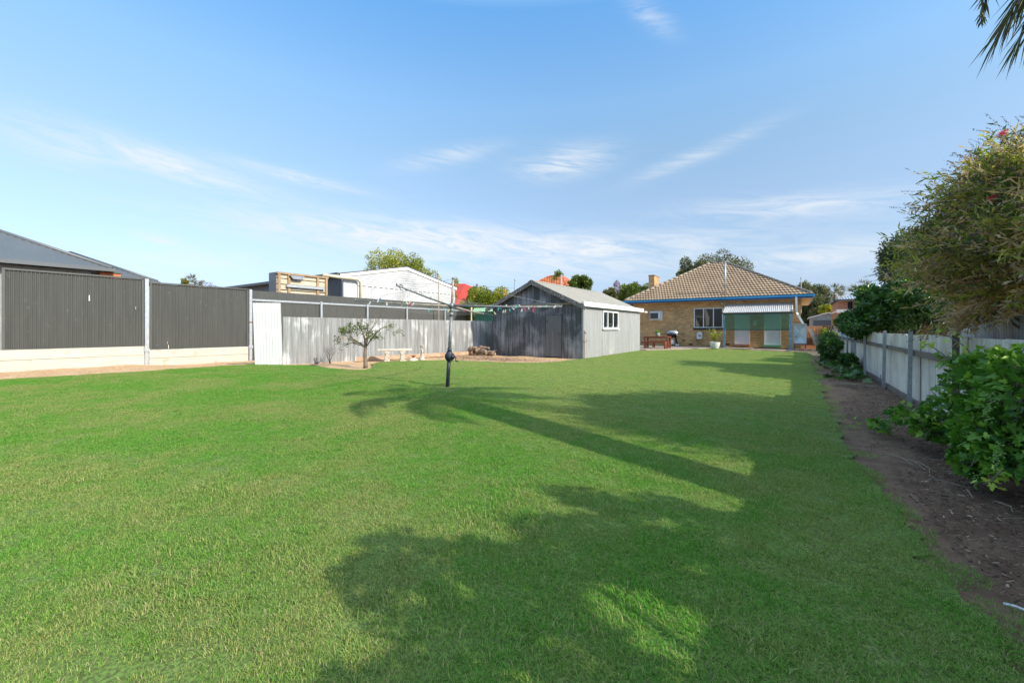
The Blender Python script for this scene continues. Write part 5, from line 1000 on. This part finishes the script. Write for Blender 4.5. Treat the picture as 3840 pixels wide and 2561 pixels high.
# ------------------------------------------------------------------ palm whose fronds reach into the corner
T = thing('date_palm', 'tall palm beyond the right fence with drooping fronds in the top corner', 'palm', (3.15, 2.75, 0)); b = Vector((3.15, 2.75, 0)); top = Vector((3.0, 5.25, 5.5))
g = MB(); g.tube([b, b.lerp(top, .4)+Vector((.08, -.1, 0)), b.lerp(top, .75), top], [.30, .26, .27, .3], 12); g.build('trunk', M_bark, T, smooth=True)
def frond(top, az_, pitch, L, seed, name='frond', lw=.02, ll=.55, m=None):
    q = np.random.default_rng(seed); h = Vector((math.cos(az_), math.sin(az_), 0)); pts = [top.copy()]; p = top.copy(); n = 12
    for i in range(n): a_ = pitch-1.9*((i+1)/n)**1.3; p = p+(h*math.cos(a_)+Vector((0, 0, math.sin(a_))))*L/n; pts.append(p.copy())
    g = MB(); g.tube(pts, [.025*(1-i/n*.85) for i in range(n+1)], 5); P, D_, Ls = [], [], []
    sd = Vector((-h.y, h.x, 0))
    for i in range(2, n):
        for k2 in range(7):
            s_ = k2/7; pp_ = pts[i].lerp(pts[i+1], s_); dd_ = (pts[i+1]-pts[i]).normalized()
            for sg in (-1, 1): P.append(pp_); D_.append(dd_*.75+sd*sg*.65+Vector((q.normal(0, .1), q.normal(0, .1), -.35))); Ls.append(ll*math.sin(math.pi*(.15+.8*(i+s_)/n))*q.uniform(.8, 1.1))
    fr = g.build(name, M_bark, T, smooth=True); P, D_, Ls = np.array(P), np.array(D_), np.array(Ls)
    np_mesh('leaflets', leaf_cards(P, D_, Ls, lw, seed, .3), LF, m, fr, tint=q.uniform(0, .7, len(P)))
for k2 in range(22): frond(top, k2*2.4+.3, 1.15-.055*k2, R.uniform(1.9, 2.5), k2, m=LM['olive'])
# fronds seen in the frame: tips at the upper right
for k2, (px, py, D) in enumerate(((3730, 150, 4.0), (3810, 165, 4.1), (3765, 70, 4.3), (3860, 120, 4.2), (3790, 20, 4.5), (3850, 40, 4.0))):
    e = onD(px, py, D); s0 = top; q = np.random.default_rng(k2+70); mid = Vector((e.x*.55+s0.x*.45, e.y*.5+s0.y*.5, max(s0.z, e.z)+.12)); g = MB(); n = 14
    pts = [s0*(1-t_)**2+mid*2*t_*(1-t_)+e*t_*t_ for t_ in [i/n for i in range(n+1)]]; g.tube(pts, [.022*(1-.85*i/n) for i in range(n+1)], 5); fr = g.build('frond', M_bark, T, smooth=True); P, D_, Ls = [], [], []
    for i in range(3, n):
        dd_ = (pts[i+1]-pts[i]).normalized(); sd = dd_.cross(Vector((0, 0, 1))).normalized()
        for k3 in range(5):
            for sg in (-1, 1): P.append(pts[i].lerp(pts[i+1], k3/5)); D_.append(dd_*1.0+sd*sg*.35+Vector((q.normal(0, .1), q.normal(0, .1), -.5))); Ls.append(q.uniform(.28, .46))
    np_mesh('leaflets', leaf_cards(np.array(P), np.array(D_), np.array(Ls), .016, k2, .3), LF, LM['olive'], fr, tint=q.uniform(0, .6, len(P)))
# ragged shrub beyond the fence, out to the right of the camera: it throws the near shade
tree('boundary_tree', 'leafy tree beyond the right fence beside the camera', 'tree', (3.0, 2.7, 0), (2.7, 2.6, 1.85), .7, .66, 1.02, 'olive', K=26, n=2000, L=.09, seed=51, shell=.35, cs_=.22)
tree('boundary_tree', 'lower leafy tree beyond the right fence level with the camera', 'tree', (3.0, .9, 0), (2.7, 1.4, 1.94), .75, 1.0, 1.02, 'olive', K=44, n=3500, L=.09, seed=54, shell=.35, cs_=.2, sun_gap=(-.52, 1.85, .42, .2))
tree('boundary_tree', 'second leafy tree beyond the right fence behind the camera', 'tree', (3.2, -2.2, 0), (3.0, -2.0, 2.6), 1.2, 1.5, 1.3, 'olive', K=34, n=7000, L=.11, seed=52, shell=.35, cs_=.3)
# ------------------------------------------------------------------ neighbours on the left
def hiproof(T, cx, cy, ez_, tan, L1, L2, m, ext=None):
    # corner (cx,cy) is the east-north corner; the roof runs west L1 and south L2
    h = min(L1, L2)/2; z = ez_; zt = z+h*tan; x0, x1, y0, y1 = cx-L1, cx, cy-L2, cy; g = MB()
    if L1 >= L2: r0, r1 = Vector((x0+h, (y0+y1)/2, zt)), Vector((x1-h, (y0+y1)/2, zt))
    else: r0, r1 = Vector(((x0+x1)/2, y0+h, zt)), Vector(((x0+x1)/2, y1-h, zt))
    def face(A, B, C_, D_):
        A, B, C_, D_ = map(Vector, (A, B, C_, D_)); U = B-A; Vv = ((C_+D_)/2-(A+B)/2); Vv = Vv-U.normalized()*Vv.dot(U.normalized()); L = U.length; fd, fc_ = (D_-A).dot(U)/L/L, (C_-A).dot(U)/L/L
        g.corr(A, U, Vv, .19, .012, seg=4, top=lambda t: min(1, t/max(fd, 1e-4), (1-t)/max(1-fc_, 1e-4)))
    if L1 >= L2: face((x1, y0, z), (x1, y1, z), r1, r1); face((x1, y1, z), (x0, y1, z), r0, r1); face((x0, y1, z), (x0, y0, z), r0, r0); face((x0, y0, z), (x1, y0, z), r1, r0)
    else: face((x1, y0, z), (x1, y1, z), r1, r0); face((x1, y1, z), (x0, y1, z), r1, r1); face((x0, y1, z), (x0, y0, z), r0, r1); face((x0, y0, z), (x1, y0, z), r0, r0)
    rf = g.build('roof', m, T, smooth=True); g = MB(); g.tube([(x1, y1, z+.02), tuple(r1 if L1 >= L2 else r1)], .07, 8); g.tube([r0, r1], .07, 8); g.tube([(x1, y0, z+.02), tuple(r1 if L1 >= L2 else r0)], .07, 8); g.build('ridge_capping', m, rf, smooth=True)
    g = MB(); g.box(x1, x1+.12, y0, y1+.1, z-.14, z); g.box(x0, x1, y1, y1+.1, z-.141, z-.001); g.build('gutter', m, T); return rf
T = thing('grey_roofed_house', 'modern house with charcoal steel hip roof behind the left fence', 'house', (-30, 0, 0))
hiproof(T, -24, 4.85, 3.83, .51, 13, 17, M_sash); hiproof(T, -28.8, 7.65, 3.84, .51, 12, 5.7, M_sash)
g = MB(); g.box(-36, -24.45, -11, 4.3, 0, 3.7); g.box(-40, -29.3, 3, 7.1, 0, 3.7); g.build('wall', M_gwall, T)
p = onX(409, 1026, -24.4); g = MB(); g.box(-24.8, -24.3, p.y-.28, p.y+.35, 2.6, p.z+.02); pr2 = g.build('brick_pier', M_orange, T); g = MB(); g.box(-24.85, -24.25, p.y-.32, p.y+.4, p.z+.02, p.z+.07); g.build('pier_cap', M_darkframe, pr2)
# white gabled shed
XG = -22.0; gy0, gy1 = onX(1281, 1017, XG).y, onX(1705, 1078, XG).y; gz = 4.5; gm = (gy0+gy1)/2; gp = onX(1518, 1001, XG).z
T = thing('white_gabled_shed', 'large white clad neighbouring shed with low gable and dark side wall', 'shed', (-28, 19, 0))
topf = lambda y: gz+(gp-gz)*(1-abs(y-gm)/((gy1-gy0)/2)); zc = 3.9
M_wclad = mat('white_cladding', (.52, .52, .53), (.45, .45, .47), rough=.55, scale=1.2, sv=(1, 1, .4), c3=(.30, .30, .32), s3=.55, lo3=.55, hi3=.72, fine=.04)
g = MB(); g.corr((XG, gy0, 0), (0, gy1-gy0, 0), (0, 0, 1), .42, .03, seg=12, top=lambda t: min(zc-.0*t, topf(gy0+(gy1-gy0)*t)), prof='t'); g.build('wall', M_wclad, T)
g = MB(); z = zc
while z < gp-.08:
    a_ = (gp-z)/(gp-gz)*(gy1-gy0)/2 if z > gz else (gy1-gy0)/2; a2 = (gp-z-.15)/(gp-gz)*(gy1-gy0)/2 if z+.15 > gz else (gy1-gy0)/2; a2 = max(a2, .02)
    a_ = min(a_, (gy1-gy0)/2); a2 = min(a2, (gy1-gy0)/2); g.prism([(XG+.035, gm-a_, z), (XG+.035, gm+a_, z), (XG+.012, gm+a2, z+.15), (XG+.012, gm-a2, z+.15)], (-.06, 0, 0)); z += .152
g.build('gable_weatherboard', M_wclad, T)
g = MB()
for s_ in (-1, 1): g.prism([(XG+.05, gm, gp+.02), (XG+.05, gm+s_*((gy1-gy0)/2+.15), gz-.03), (XG+.05, gm+s_*((gy1-gy0)/2+.15), gz-.23), (XG+.05, gm, gp-.19)], (.04, 0, 0))
g.build('bargeboard', M_wpaint, T)
g = MB(); g.prism([(XG+.12, gm, gp+.05), (XG+.12, gy0-.25, gz+.0), (XG+.12, gy0-.25, gz-.06), (XG+.12, gm, gp)], (-17, 0, 0)); g.prism([(XG+.12, gm, gp+.05), (XG+.12, gy1+.25, gz+.0), (XG+.12, gy1+.25, gz-.06), (XG+.12, gm, gp)], (-17, 0, 0)); g.build('roof', M_dgwall, T)
g = MB(); g.box(XG-17, XG+.1, gy0-.36, gy0-.24, gz-.16, gz+.02); g.build('gutter', M_darkframe, T)
g = MB(); g.corr((XG-17, gy0, 0), (17, 0, 0), (0, 0, gz-.05), .19, .012, seg=4); g.build('side_wall', M_dgwall, T, smooth=True)
# white door-like panel and cream pipe, standing on the annex in front of the gable
g = MB(); a_ = onX(1288, 1047, XG+.25); b_ = onX(1343, 1120, XG+.25); g.box(XG+.1, XG+.22, a_.y, b_.y, 1.5, a_.z); g.corr((XG+.235, a_.y, 1.5), (0, b_.y-a_.y, 0), (0, 0, a_.z-1.5), .4, .01, prof='t'); g.build('annex_panel', M_wclad, T)
pA, pB, pC = onX(1210, 1031, XG+.45), onX(1353, 1050, XG+.45), onX(1353, 1118, XG+.45); pC.z = 1.8
g = MB(); g.tube([pA, pA.lerp(pB, .45), pB+Vector((0, -.25, .03)), pB+Vector((0, 0, -.15)), pC], .10, 10); g.build('downpipe', M_cream, T, smooth=True)
p = onX(1500, 1070, XG+.1); g = MB(); g.tube([p, p+Vector((.12, 0, .04)), p+Vector((.2, .1, -.1))], .05, 8); g.build('elbow_pipe', M_mast, T, smooth=True)
# cream slatted box
XB = -21.2; y0, y1 = onX(1036, 1021, XB).y, onX(1229, 1044, XB).y; zt3 = onX(1036, 1021, XB).z
T = thing('timber_box', 'raised cream timber box with horizontal boards and battens behind the tall dark fence', 'box', (XB-1, (y0+y1)/2, 0))
M_cbd = mat('cream_weathered_board', (.42, .35, .25), (.52, .47, .38), rough=.7, scale=2, sv=(1, 1, 5), c3=(.35, .26, .18), s3=5, sv3=(1, 1, 4), lo3=.6, hi3=.7)
g = MB(); hh = zt3-1.2; nb_ = 10
for k2 in range(nb_): g.box(XB-.05, XB+R.uniform(-.01, .012), y0+R.uniform(0, .05), y1-R.uniform(0, .05), 1.2+hh*k2/nb_+.03, 1.2+hh*(k2+1)/nb_-.02)
g.build('boarding', M_cbd, T); g = MB(); g.box(XB-.08, XB-.051, y0, y1, 1.2, zt3-.02); g.build('shadow_backing', M_rail, T)  # dark sheet added behind the boards as the shadow in the gaps
g = MB()
for px in (1045, 1082, 1190, 1222): y = onX(px, 1050, XB).y; g.box(XB+.003, XB+.08, y-.06, y+.06, 1.2, zt3-.03)
g.box(XB+.003, XB+.09, y0, y1, zt3-.06, zt3+.03); g.build('batten', mat('tan_batten', (.36, .26, .15), (.28, .19, .11), rough=.8, scale=5), T)
g = MB(); yA, yB = onX(1070, 1080, XB).y, onX(1212, 1080, XB).y; z2 = onX(1120, 1076, XB).z; g.box(XB+.09, XB+.17, yA, yB, z2-.06, z2+.06); g.build('metal_bracket', M_galv, T)
g = MB(); g.box(XB-.75, XB-.09, y0-.0, y0+.06, 1.1, zt3+.02); g.box(XB-.75, XB-.09, y1-.06, y1, 1.1, zt3-.02); g.box(XB-.75, XB-.02, y0+.06, y1-.06, zt3-.06, zt3-.03); g.build('end_panel', mat('grey_metal_end', (.17, .18, .2), (.24, .25, .27), rough=.5), T)
g = MB(); [g.box(XB-.3, XB-.2, y, y+.1, 0, 1.2) for y in (y0+.1, y1-.2)]; g.build('leg', M_rail, T)
c0 = onX(1112, 1040, XB+.1); g = MB(); g.prism([(XB+.1, c0.y-.38, c0.z+.06), (XB+.1, c0.y+.38, c0.z+.06), (XB+.1, c0.y+.22, c0.z-.12), (XB+.1, c0.y-.22, c0.z-.12)], (.12, 0, 0)); g.build('number_lamp', M_steel, T)
# green awning and panel behind
a_, b_ = onY(1774, 1153, 19.6), onY(1850, 1206, 19.6); T = thing('green_shade_panel', 'small faded green corrugated sheet over the fence beside the iron shed', 'sheet', (a_.x, 19.6, 0))
g = MB(); g.corr((a_.x, 19.75, 1.0), (b_.x-a_.x+.6, 0, 0), (0, 0, a_.z-1.05), .076, .01); g.build('sheet', mat('dark_green_sheet', (.04, .16, .10), (.06, .22, .14), rough=.5), T, smooth=True)
g = MB(); g.corr((a_.x, 19.45, a_.z-.28), (b_.x-a_.x+.6, 0, 0), (0, .3, .24), .15, .02); g.build('awning_sheet', mat('pale_green_sheet', (.25, .42, .27), (.33, .5, .34), rough=.5), T, smooth=True)
g = MB(); g.box(a_.x-.03, a_.x+.02, 19.4, 19.5, 0, a_.z); g.build('post', M_cream, T)
p = onX(1645, 1026, -19.3); g = MB(); g.tube([(-19.3, p.y, 0), (-19.3, p.y, p.z)], .035, 8); tag(g.build('thin_pole', M_arm, loc=(-19.3, p.y, 0), smooth=True), 'tall thin pale pole behind the clothes line mast', 'pole')
for px, y0_, y1_, Y, lab in ((1932, 1048, 1090, 34, 'grey flue pipe left of the shed gable peak'), (2105, 1031, 1075, 34, 'silver flue pipe above the shed roof')):
    p = onY(px, y0_, Y); g = MB(); g.tube([(p.x, Y, 2.5), (p.x, Y, p.z-.12)], .075, 10); g.tube([(p.x, Y, p.z-.12), (p.x, Y, p.z)], .11, 10); tag(g.build('flue_pipe', M_galv, loc=(p.x, Y, 2.5)), lab, 'flue')
# orange tiled house behind the shed, red roof house
def gable_house(name, label, pk, ends, z0, Y0, depth, mr, mw):
    T = thing(name, label, 'house', (pk[0], Y0, 0)); x0, x1 = ends; g = MB(); zr = pk[2]
    tiled(g, (x0, Y0, z0), (x1, Y0, z0), (x1-(x1-x0)*.42, Y0+depth/2, zr), (x0+(x1-x0)*.42, Y0+depth/2, zr), roll=.3, amp=.03); tiled(g, (x1, Y0, z0), (x1, Y0+depth, z0), (x1-(x1-x0)*.42, Y0+depth/2, zr), (x1-(x1-x0)*.42, Y0+depth/2, zr), roll=.3)
    tiled(g, (x0, Y0+depth, z0), (x0, Y0, z0), (x0+(x1-x0)*.42, Y0+depth/2, zr), (x0+(x1-x0)*.42, Y0+depth/2, zr), roll=.3)
    g.build('roof', mr, T); g = MB(); g.box(x0+.5, x1-.5, Y0+.5, Y0+depth-.5, 0, z0); g.build('wall', mw, T); return T
p0 = onY(1855, 1112, 36); pk = onY(1990, 1040, 41); gable_house('orange_roofed_house', 'house with orange tiled roof showing behind the iron shed', pk, (p0.x, onY(2150, 1090, 36).x), 3.9, 36, 10, M_orange, M_redbrick)
g = MB(); p = onY(1880, 1086, 37.5); g.box(p.x-.5, p.x+.5, 37.2, 38, 3.5, p.z); g.build('chimney', M_redbrick, bpy.data.objects['orange_roofed_house'])
T = thing('red_roofed_house', 'red roofed house mostly hidden behind yellow green creepers', 'house', (-38, 42, 0)); a_ = onD(1650, 1064, 52); b_ = onD(1745, 1064, 50); c_ = onD(1840, 1126, 46)
g = MB(); g.add([tuple(onD(1690, 1185, 44)), tuple(c_+Vector((1, 0, -1.0))), tuple(b_), tuple(a_), tuple(onD(1600, 1185, 50)), tuple(b_+Vector((-3, 6, 0))), tuple(a_+Vector((-3, 6, -.5)))], [(0, 1, 2, 3), (3, 0, 4), (1, 5, 2), (2, 5, 6, 3)]); rf = g.build('roof', M_red, T)
s0_, s1_2 = onD(1762, 1092, 46.5), onD(1796, 1096, 46); g = MB(); g.add([tuple(s0_), tuple(s1_2), tuple(s1_2+Vector((.5, -.8, -.6))), tuple(s0_+Vector((.5, -.8, -.55)))], [(0, 1, 2, 3)]); g.build('solar_panel', M_solar, rf)
g = MB(); c3 = onD(1720, 1185, 47); g.box(c3.x-3, c3.x+2, c3.y, c3.y+5, 0, c3.z+.3); g.build('wall', M_redbrick, T)
# ------------------------------------------------------------------ houses on the right
T = thing('grey_garage', 'pale gabled garage with dark roller door beyond the paling fence', 'garage', (3, 62, 0)); YG = 58; a_, b_, c_, d_ = onY(3041, 1190, YG), onY(3100, 1188, YG), onY(3082, 1177, YG), onY(3098, 1180, YG)
g = MB(); g.prism([(a_.x, YG, 0), (a_.x+2.7, YG, 0), (a_.x+2.7, YG, a_.z), (a_.x+1.6, YG, c_.z+.05), (a_.x, YG, a_.z)], (0, 7, 0)); g.build('wall', M_gwall, T)
g = MB(); g.prism([(a_.x-.2, YG-.2, a_.z-.1), (a_.x+1.6, YG-.2, c_.z+.08), (a_.x+1.6, YG-.2, c_.z+.16), (a_.x-.2, YG-.2, a_.z)], (0, 7.4, 0)); g.prism([(a_.x+2.9, YG-.2, a_.z-.1), (a_.x+1.6, YG-.2, c_.z+.08), (a_.x+1.6, YG-.2, c_.z+.16), (a_.x+2.9, YG-.2, a_.z)], (0, 7.4, 0)); g.build('roof', M_wpaint, T)
g = MB(); e_ = onY(3050, 1201, YG); g.box(e_.x, e_.x+1.9, YG-.05, YG-.002, 0, e_.z); g.build('roller_door', M_sash, T)
T = thing('two_storey_house', 'red brick two storey house with grey metal roof beyond the right fence', 'house', (8, 66, 0)); YH = 60
A = onY(3131, 1124, YH); B = onY(3222, 1121, YH); Pk = onY(3281, 1080, YH+5)
w0_, w1_ = onY(3143, 1131, YH+.4), onY(3226, 1165, YH+.4)
g = MB(); g.box(w0_.x, w0_.x+12, YH+.4, YH+10, 0, w0_.z+.05); g.build('wall', M_redbrick, T)
g = MB(); xr = Pk.x; g.corr((A.x, YH-.2, A.z), (xr-A.x+6, 0, 0), (0, 5.4, Pk.z-A.z), .25, .03, seg=4, top=lambda t: min(1, t*(xr-A.x+6)/5.2)); rf = g.build('roof', mat('blue_grey_metal_roof', (.36, .40, .46), (.3, .34, .4), rough=.4), T)
g = MB(); g.corr((A.x, YH+10.6, A.z), (0, -10.8, 0), (5.2, 0, Pk.z-A.z), .25, .03, seg=4, top=lambda t: min(1, t*2, (1-t)*2)); g.build('roof_side', M_sash, rf)
g = MB(); g.box(A.x-.1, A.x+12, YH-.3, YH-.18, A.z-.18, A.z+.02); g.box(A.x-.15, A.x-.05, YH-.3, YH+10, A.z-.181, A.z+.019); g.build('gutter', M_darkframe, T)
o0, o1 = onY(*((3000+508*.351), (950+515*.351)), YH+.4), onY(3000+563*.351, 950+605*.351, YH+.4); win(o0.x, o1.x, o1.z-.3, o0.z, YH+.38, 2, M_darkframe, M_glass, T)
g = MB(); q0, q1 = onY(3223, 1118, YH-1), onY(3330, 1070, YH-1); g.prism([(q0.x, YH-1, 0), (q1.x+4, YH-1, 0), (q1.x+4, YH-1, q1.z+.4), (q0.x+2.2, YH-1, q1.z+.1), (q0.x, YH-1, q0.z)], (0, 1.2, 0)); g.build('rendered_bay', mat('stained_render', (.28, .24, .2), (.2, .17, .14), rough=.9, scale=1), T)
g = MB(); p = onY(3289, 1072, YH+3); g.lathe((p.x, YH+3, p.z-.3), [(.12, 0), (.12, .15), (.3, .2), (.3, .34), (.1, .42)], 14); g.build('roof_ventilator', M_steel, rf, smooth=True)
T = thing('pergola', 'timber pergola with pale roof edge beyond the right fence', 'pergola', (3, 50, 0)); YP = 46
a_, b_, c_ = onY(3101, 1184, YP+5), onY(3142, 1167, YP), onY(3222, 1170, YP); M_tim = mat('new_pine', (.55, .34, .18), (.45, .27, .14), rough=.7, scale=3)
g = MB(); g.prism([(b_.x, YP, b_.z), (c_.x+3, YP, b_.z-.02), (c_.x+3, YP+9, b_.z-.02), (b_.x, YP+9, b_.z)], (0, 0, .1)); g.box(b_.x-.1, c_.x+3, YP-.12, YP-.02, b_.z-.14, b_.z+.14); g.build('roof', M_wpaint, T)
for k2 in range(7): x = b_.x+.05+k2*.95; g = MB(); g.box(x, x+.12, YP, YP+.12, 0, b_.z-.02); g.build('post', M_tim, T)
for k2 in range(4): y = YP+2+k2*2.2; g = MB(); g.box(b_.x+.02, b_.x+.14, y, y+.12, 0, b_.z-.02); g.build('post', M_tim, T)
g = MB()
for k2 in range(9): g.box(b_.x+.3, c_.x+3, YP+8.6, YP+8.65, .2+k2*.3, .42+k2*.3)
g.build('slat_screen', M_tim, T)
# ------------------------------------------------------------------ trees beyond
def ctree(name, label, px0, px1, ytop, ybot, D, lm, base_frac=.5, K=34, n=6000, L=.2, seed=1, depth=None, **kw):
    c = onD((px0+px1)/2, (ytop+ybot)/2, D); w = (px1-px0)/2/F*D; h = (ybot-ytop)/2/F*D
    return tree(name, label, 'tree', (c.x, c.y, 0), tuple(c), w, depth or w, h, lm, K=K, n=n, L=L, seed=seed, **kw)
ctree('leafy_tree', 'yellow green citrus tree rising behind the white gabled shed', 1385, 1620, 938, 1170, 42, 'yellow', n=9000, L=.17, seed=61, K=46, cs_=.3)
ctree('creeper_bush', 'yellow green creeper thicket between white shed and clothes line mast', 1725, 1820, 1090, 1235, 31, 'yellow', n=5000, L=.12, seed=62, K=36)
ctree('creeper_bush', 'yellow green creeper thicket just left of the iron shed gable', 1765, 1905, 1082, 1220, 29, 'yellow', n=6500, L=.12, seed=63, K=44)
ctree('leafy_tree', 'small sprig of tree left of the thin pole behind white shed', 1680, 1725, 1030, 1120, 34, 'yellow', n=260, L=.13, seed=64, K=8, tr=.05)
ctree('round_tree', 'dense green tree behind the iron shed roof right of the silver flue', 2110, 2235, 1040, 1170, 44, 'citrus', n=8000, L=.2, seed=65, K=50, cs_=.27)
ctree('round_tree', 'green tree behind the iron shed roof left of the silver flue', 2042, 2130, 1032, 1160, 46, 'citrus', n=5000, L=.2, seed=66, K=36)
ctree('jacaranda_tree', 'lilac flowering jacaranda tree left of the brick chimney', 2292, 2364, 1056, 1150, 62, 'lilac', n=3200, L=.2, seed=67, K=36, cs_=.25)
ctree('jacaranda_tree', 'second faint lilac jacaranda just left of the brick chimney', 2362, 2420, 1062, 1140, 64, 'lilac', n=1300, L=.2, seed=68, K=24, cs_=.22)
ctree('palm_like_tree', 'dull green tree just left of the lilac jacaranda', 2252, 2312, 1086, 1150, 52, 'olive', n=1800, L=.22, seed=69)
ctree('round_tree', 'bright green rounded tree below the jacaranda beside the chimney', 2315, 2465, 1066, 1190, 48, 'citrus', n=8000, L=.17, seed=70, K=50, cs_=.27)
ctree('gum_tree', 'large dull green gum tree rising behind the house roof ridge', 2590, 2808, 953, 1160, 52, 'olive', n=15000, L=.2, seed=71, K=60, cs_=.36, )
ctree('gum_tree', 'smaller gum tree showing at the left shoulder of the house roof', 2532, 2640, 985, 1130, 54, 'olive', n=5200, L=.2, seed=72, K=34, cs_=.36)
ctree('fig_tree', 'broad dark fig tree beyond the right end of the house', 2960, 3122, 1070, 1270, 75, 'gum', n=15000, L=.27, seed=73, K=70, cs_=.25)
ctree('yellow_tree', 'bright yellow tree above the grey garage', 3072, 3122, 1143, 1190, 70, 'bright', n=2600, L=.2, seed=74, K=22)
ctree('leafy_tree', 'small round tree tops over the left dark fence', 668, 705, 1045, 1092, 30, 'yellow', n=700, L=.10, seed=75, K=14, tr=.05)
ctree('purple_shrub', 'purple leaved shrub top over the left dark fence', 735, 800, 1052, 1090, 30, 'lilac', n=240, L=.08, seed=76, K=12, tr=.05)
def fanpalm(label, px, py, D, R_, seed, n=26, dead=True, sag=.5):
    c = onD(px, py, D); T = thing('fan_palm', label, 'palm', (c.x, c.y, 0)); g = MB(); g.tube([(c.x, c.y, 0), tuple(c-Vector((0, 0, R_*.1)))], [.3, .2], 10); g.build('trunk', M_bark, T, smooth=True)
    q = np.random.default_rng(seed); P, D_, Ls, tt = [], [], [], []
    for k2 in range(n):
        d = unit(q.normal(size=3)*[1, 1, .6]+[0, 0, .25]); hubp = np.array(c)+d*R_*.55
        g2 = 18
        for j in range(g2):
            dd_ = unit(d+q.normal(size=3)*.55+[0, 0, -sag*.3]); P.append(hubp); D_.append(dd_); Ls.append(R_*.55*q.uniform(.7, 1.1)); tt.append(q.uniform(0, 1))
        P.append(np.array(c)); D_.append(d); Ls.append(R_*.56); tt.append(.5)
    np_mesh('crown', leaf_cards(np.array(P), np.array(D_), np.array(Ls), R_*.05, seed), LF, LM['olive'], T, tint=np.array(tt)); return T
fanpalm('shaggy fan palm standing beside the broad fig tree', 3132, 1100, 62, 1.6, 1); fanpalm('sparse fan palm above the two storey house roof', 3228, 1085, 72, 2.0, 2, n=12, sag=.2); fanpalm('small yellowish palm crown over the left dark fence', 722, 1062, 26, .62, 3, n=16)
# pole and wires
p = onD(1789, 1065, 60); T = thing('power_pole', 'short dark power pole top above the creepers', 'pole', (p.x, p.y, 0)); g = MB(); g.tube([(p.x, p.y, 0), tuple(p)], .14, 8); g.build('pole', M_rail, T)
e2 = onD(1700, 1045, 40); g = MB(); g.tube([tuple(p-Vector((0, 0, .3))), tuple(p.lerp(onD(2500, 1110, 120), .5)-Vector((0, 0, .5))), tuple(onD(2500, 1080, 120))], .015, 4); tag(g.build('power_cable', M_black, loc=p), 'thin power cable running right from the dark pole top', 'cable')
for k2 in range(2):
    A, B = onD(2900, 1074-6*k2, 95), onD(3450, 1066-6*k2, 80); g = MB(); g.tube([A.lerp(B, i/8)-Vector((0, 0, .6*4*(i/8)*(1-i/8))) for i in range(9)], .02, 4); tag(g.build('power_cable', M_darkframe, loc=A), ['lower', 'upper'][k2]+' of two thin power cables right of the house roof', 'cable')
p = onD(3004, 1044, 33); g = MB(); g.tube([(p.x, p.y, 2.5), tuple(p)], .035, 8); g.tube([tuple(p), tuple(p+Vector((0, 0, .06)))], .07, 8); tag(g.build('vent_stack', M_galv, loc=(p.x, p.y, 2.5)), 'thin grey vent stack rising behind the right end of the tile roof', 'vent')
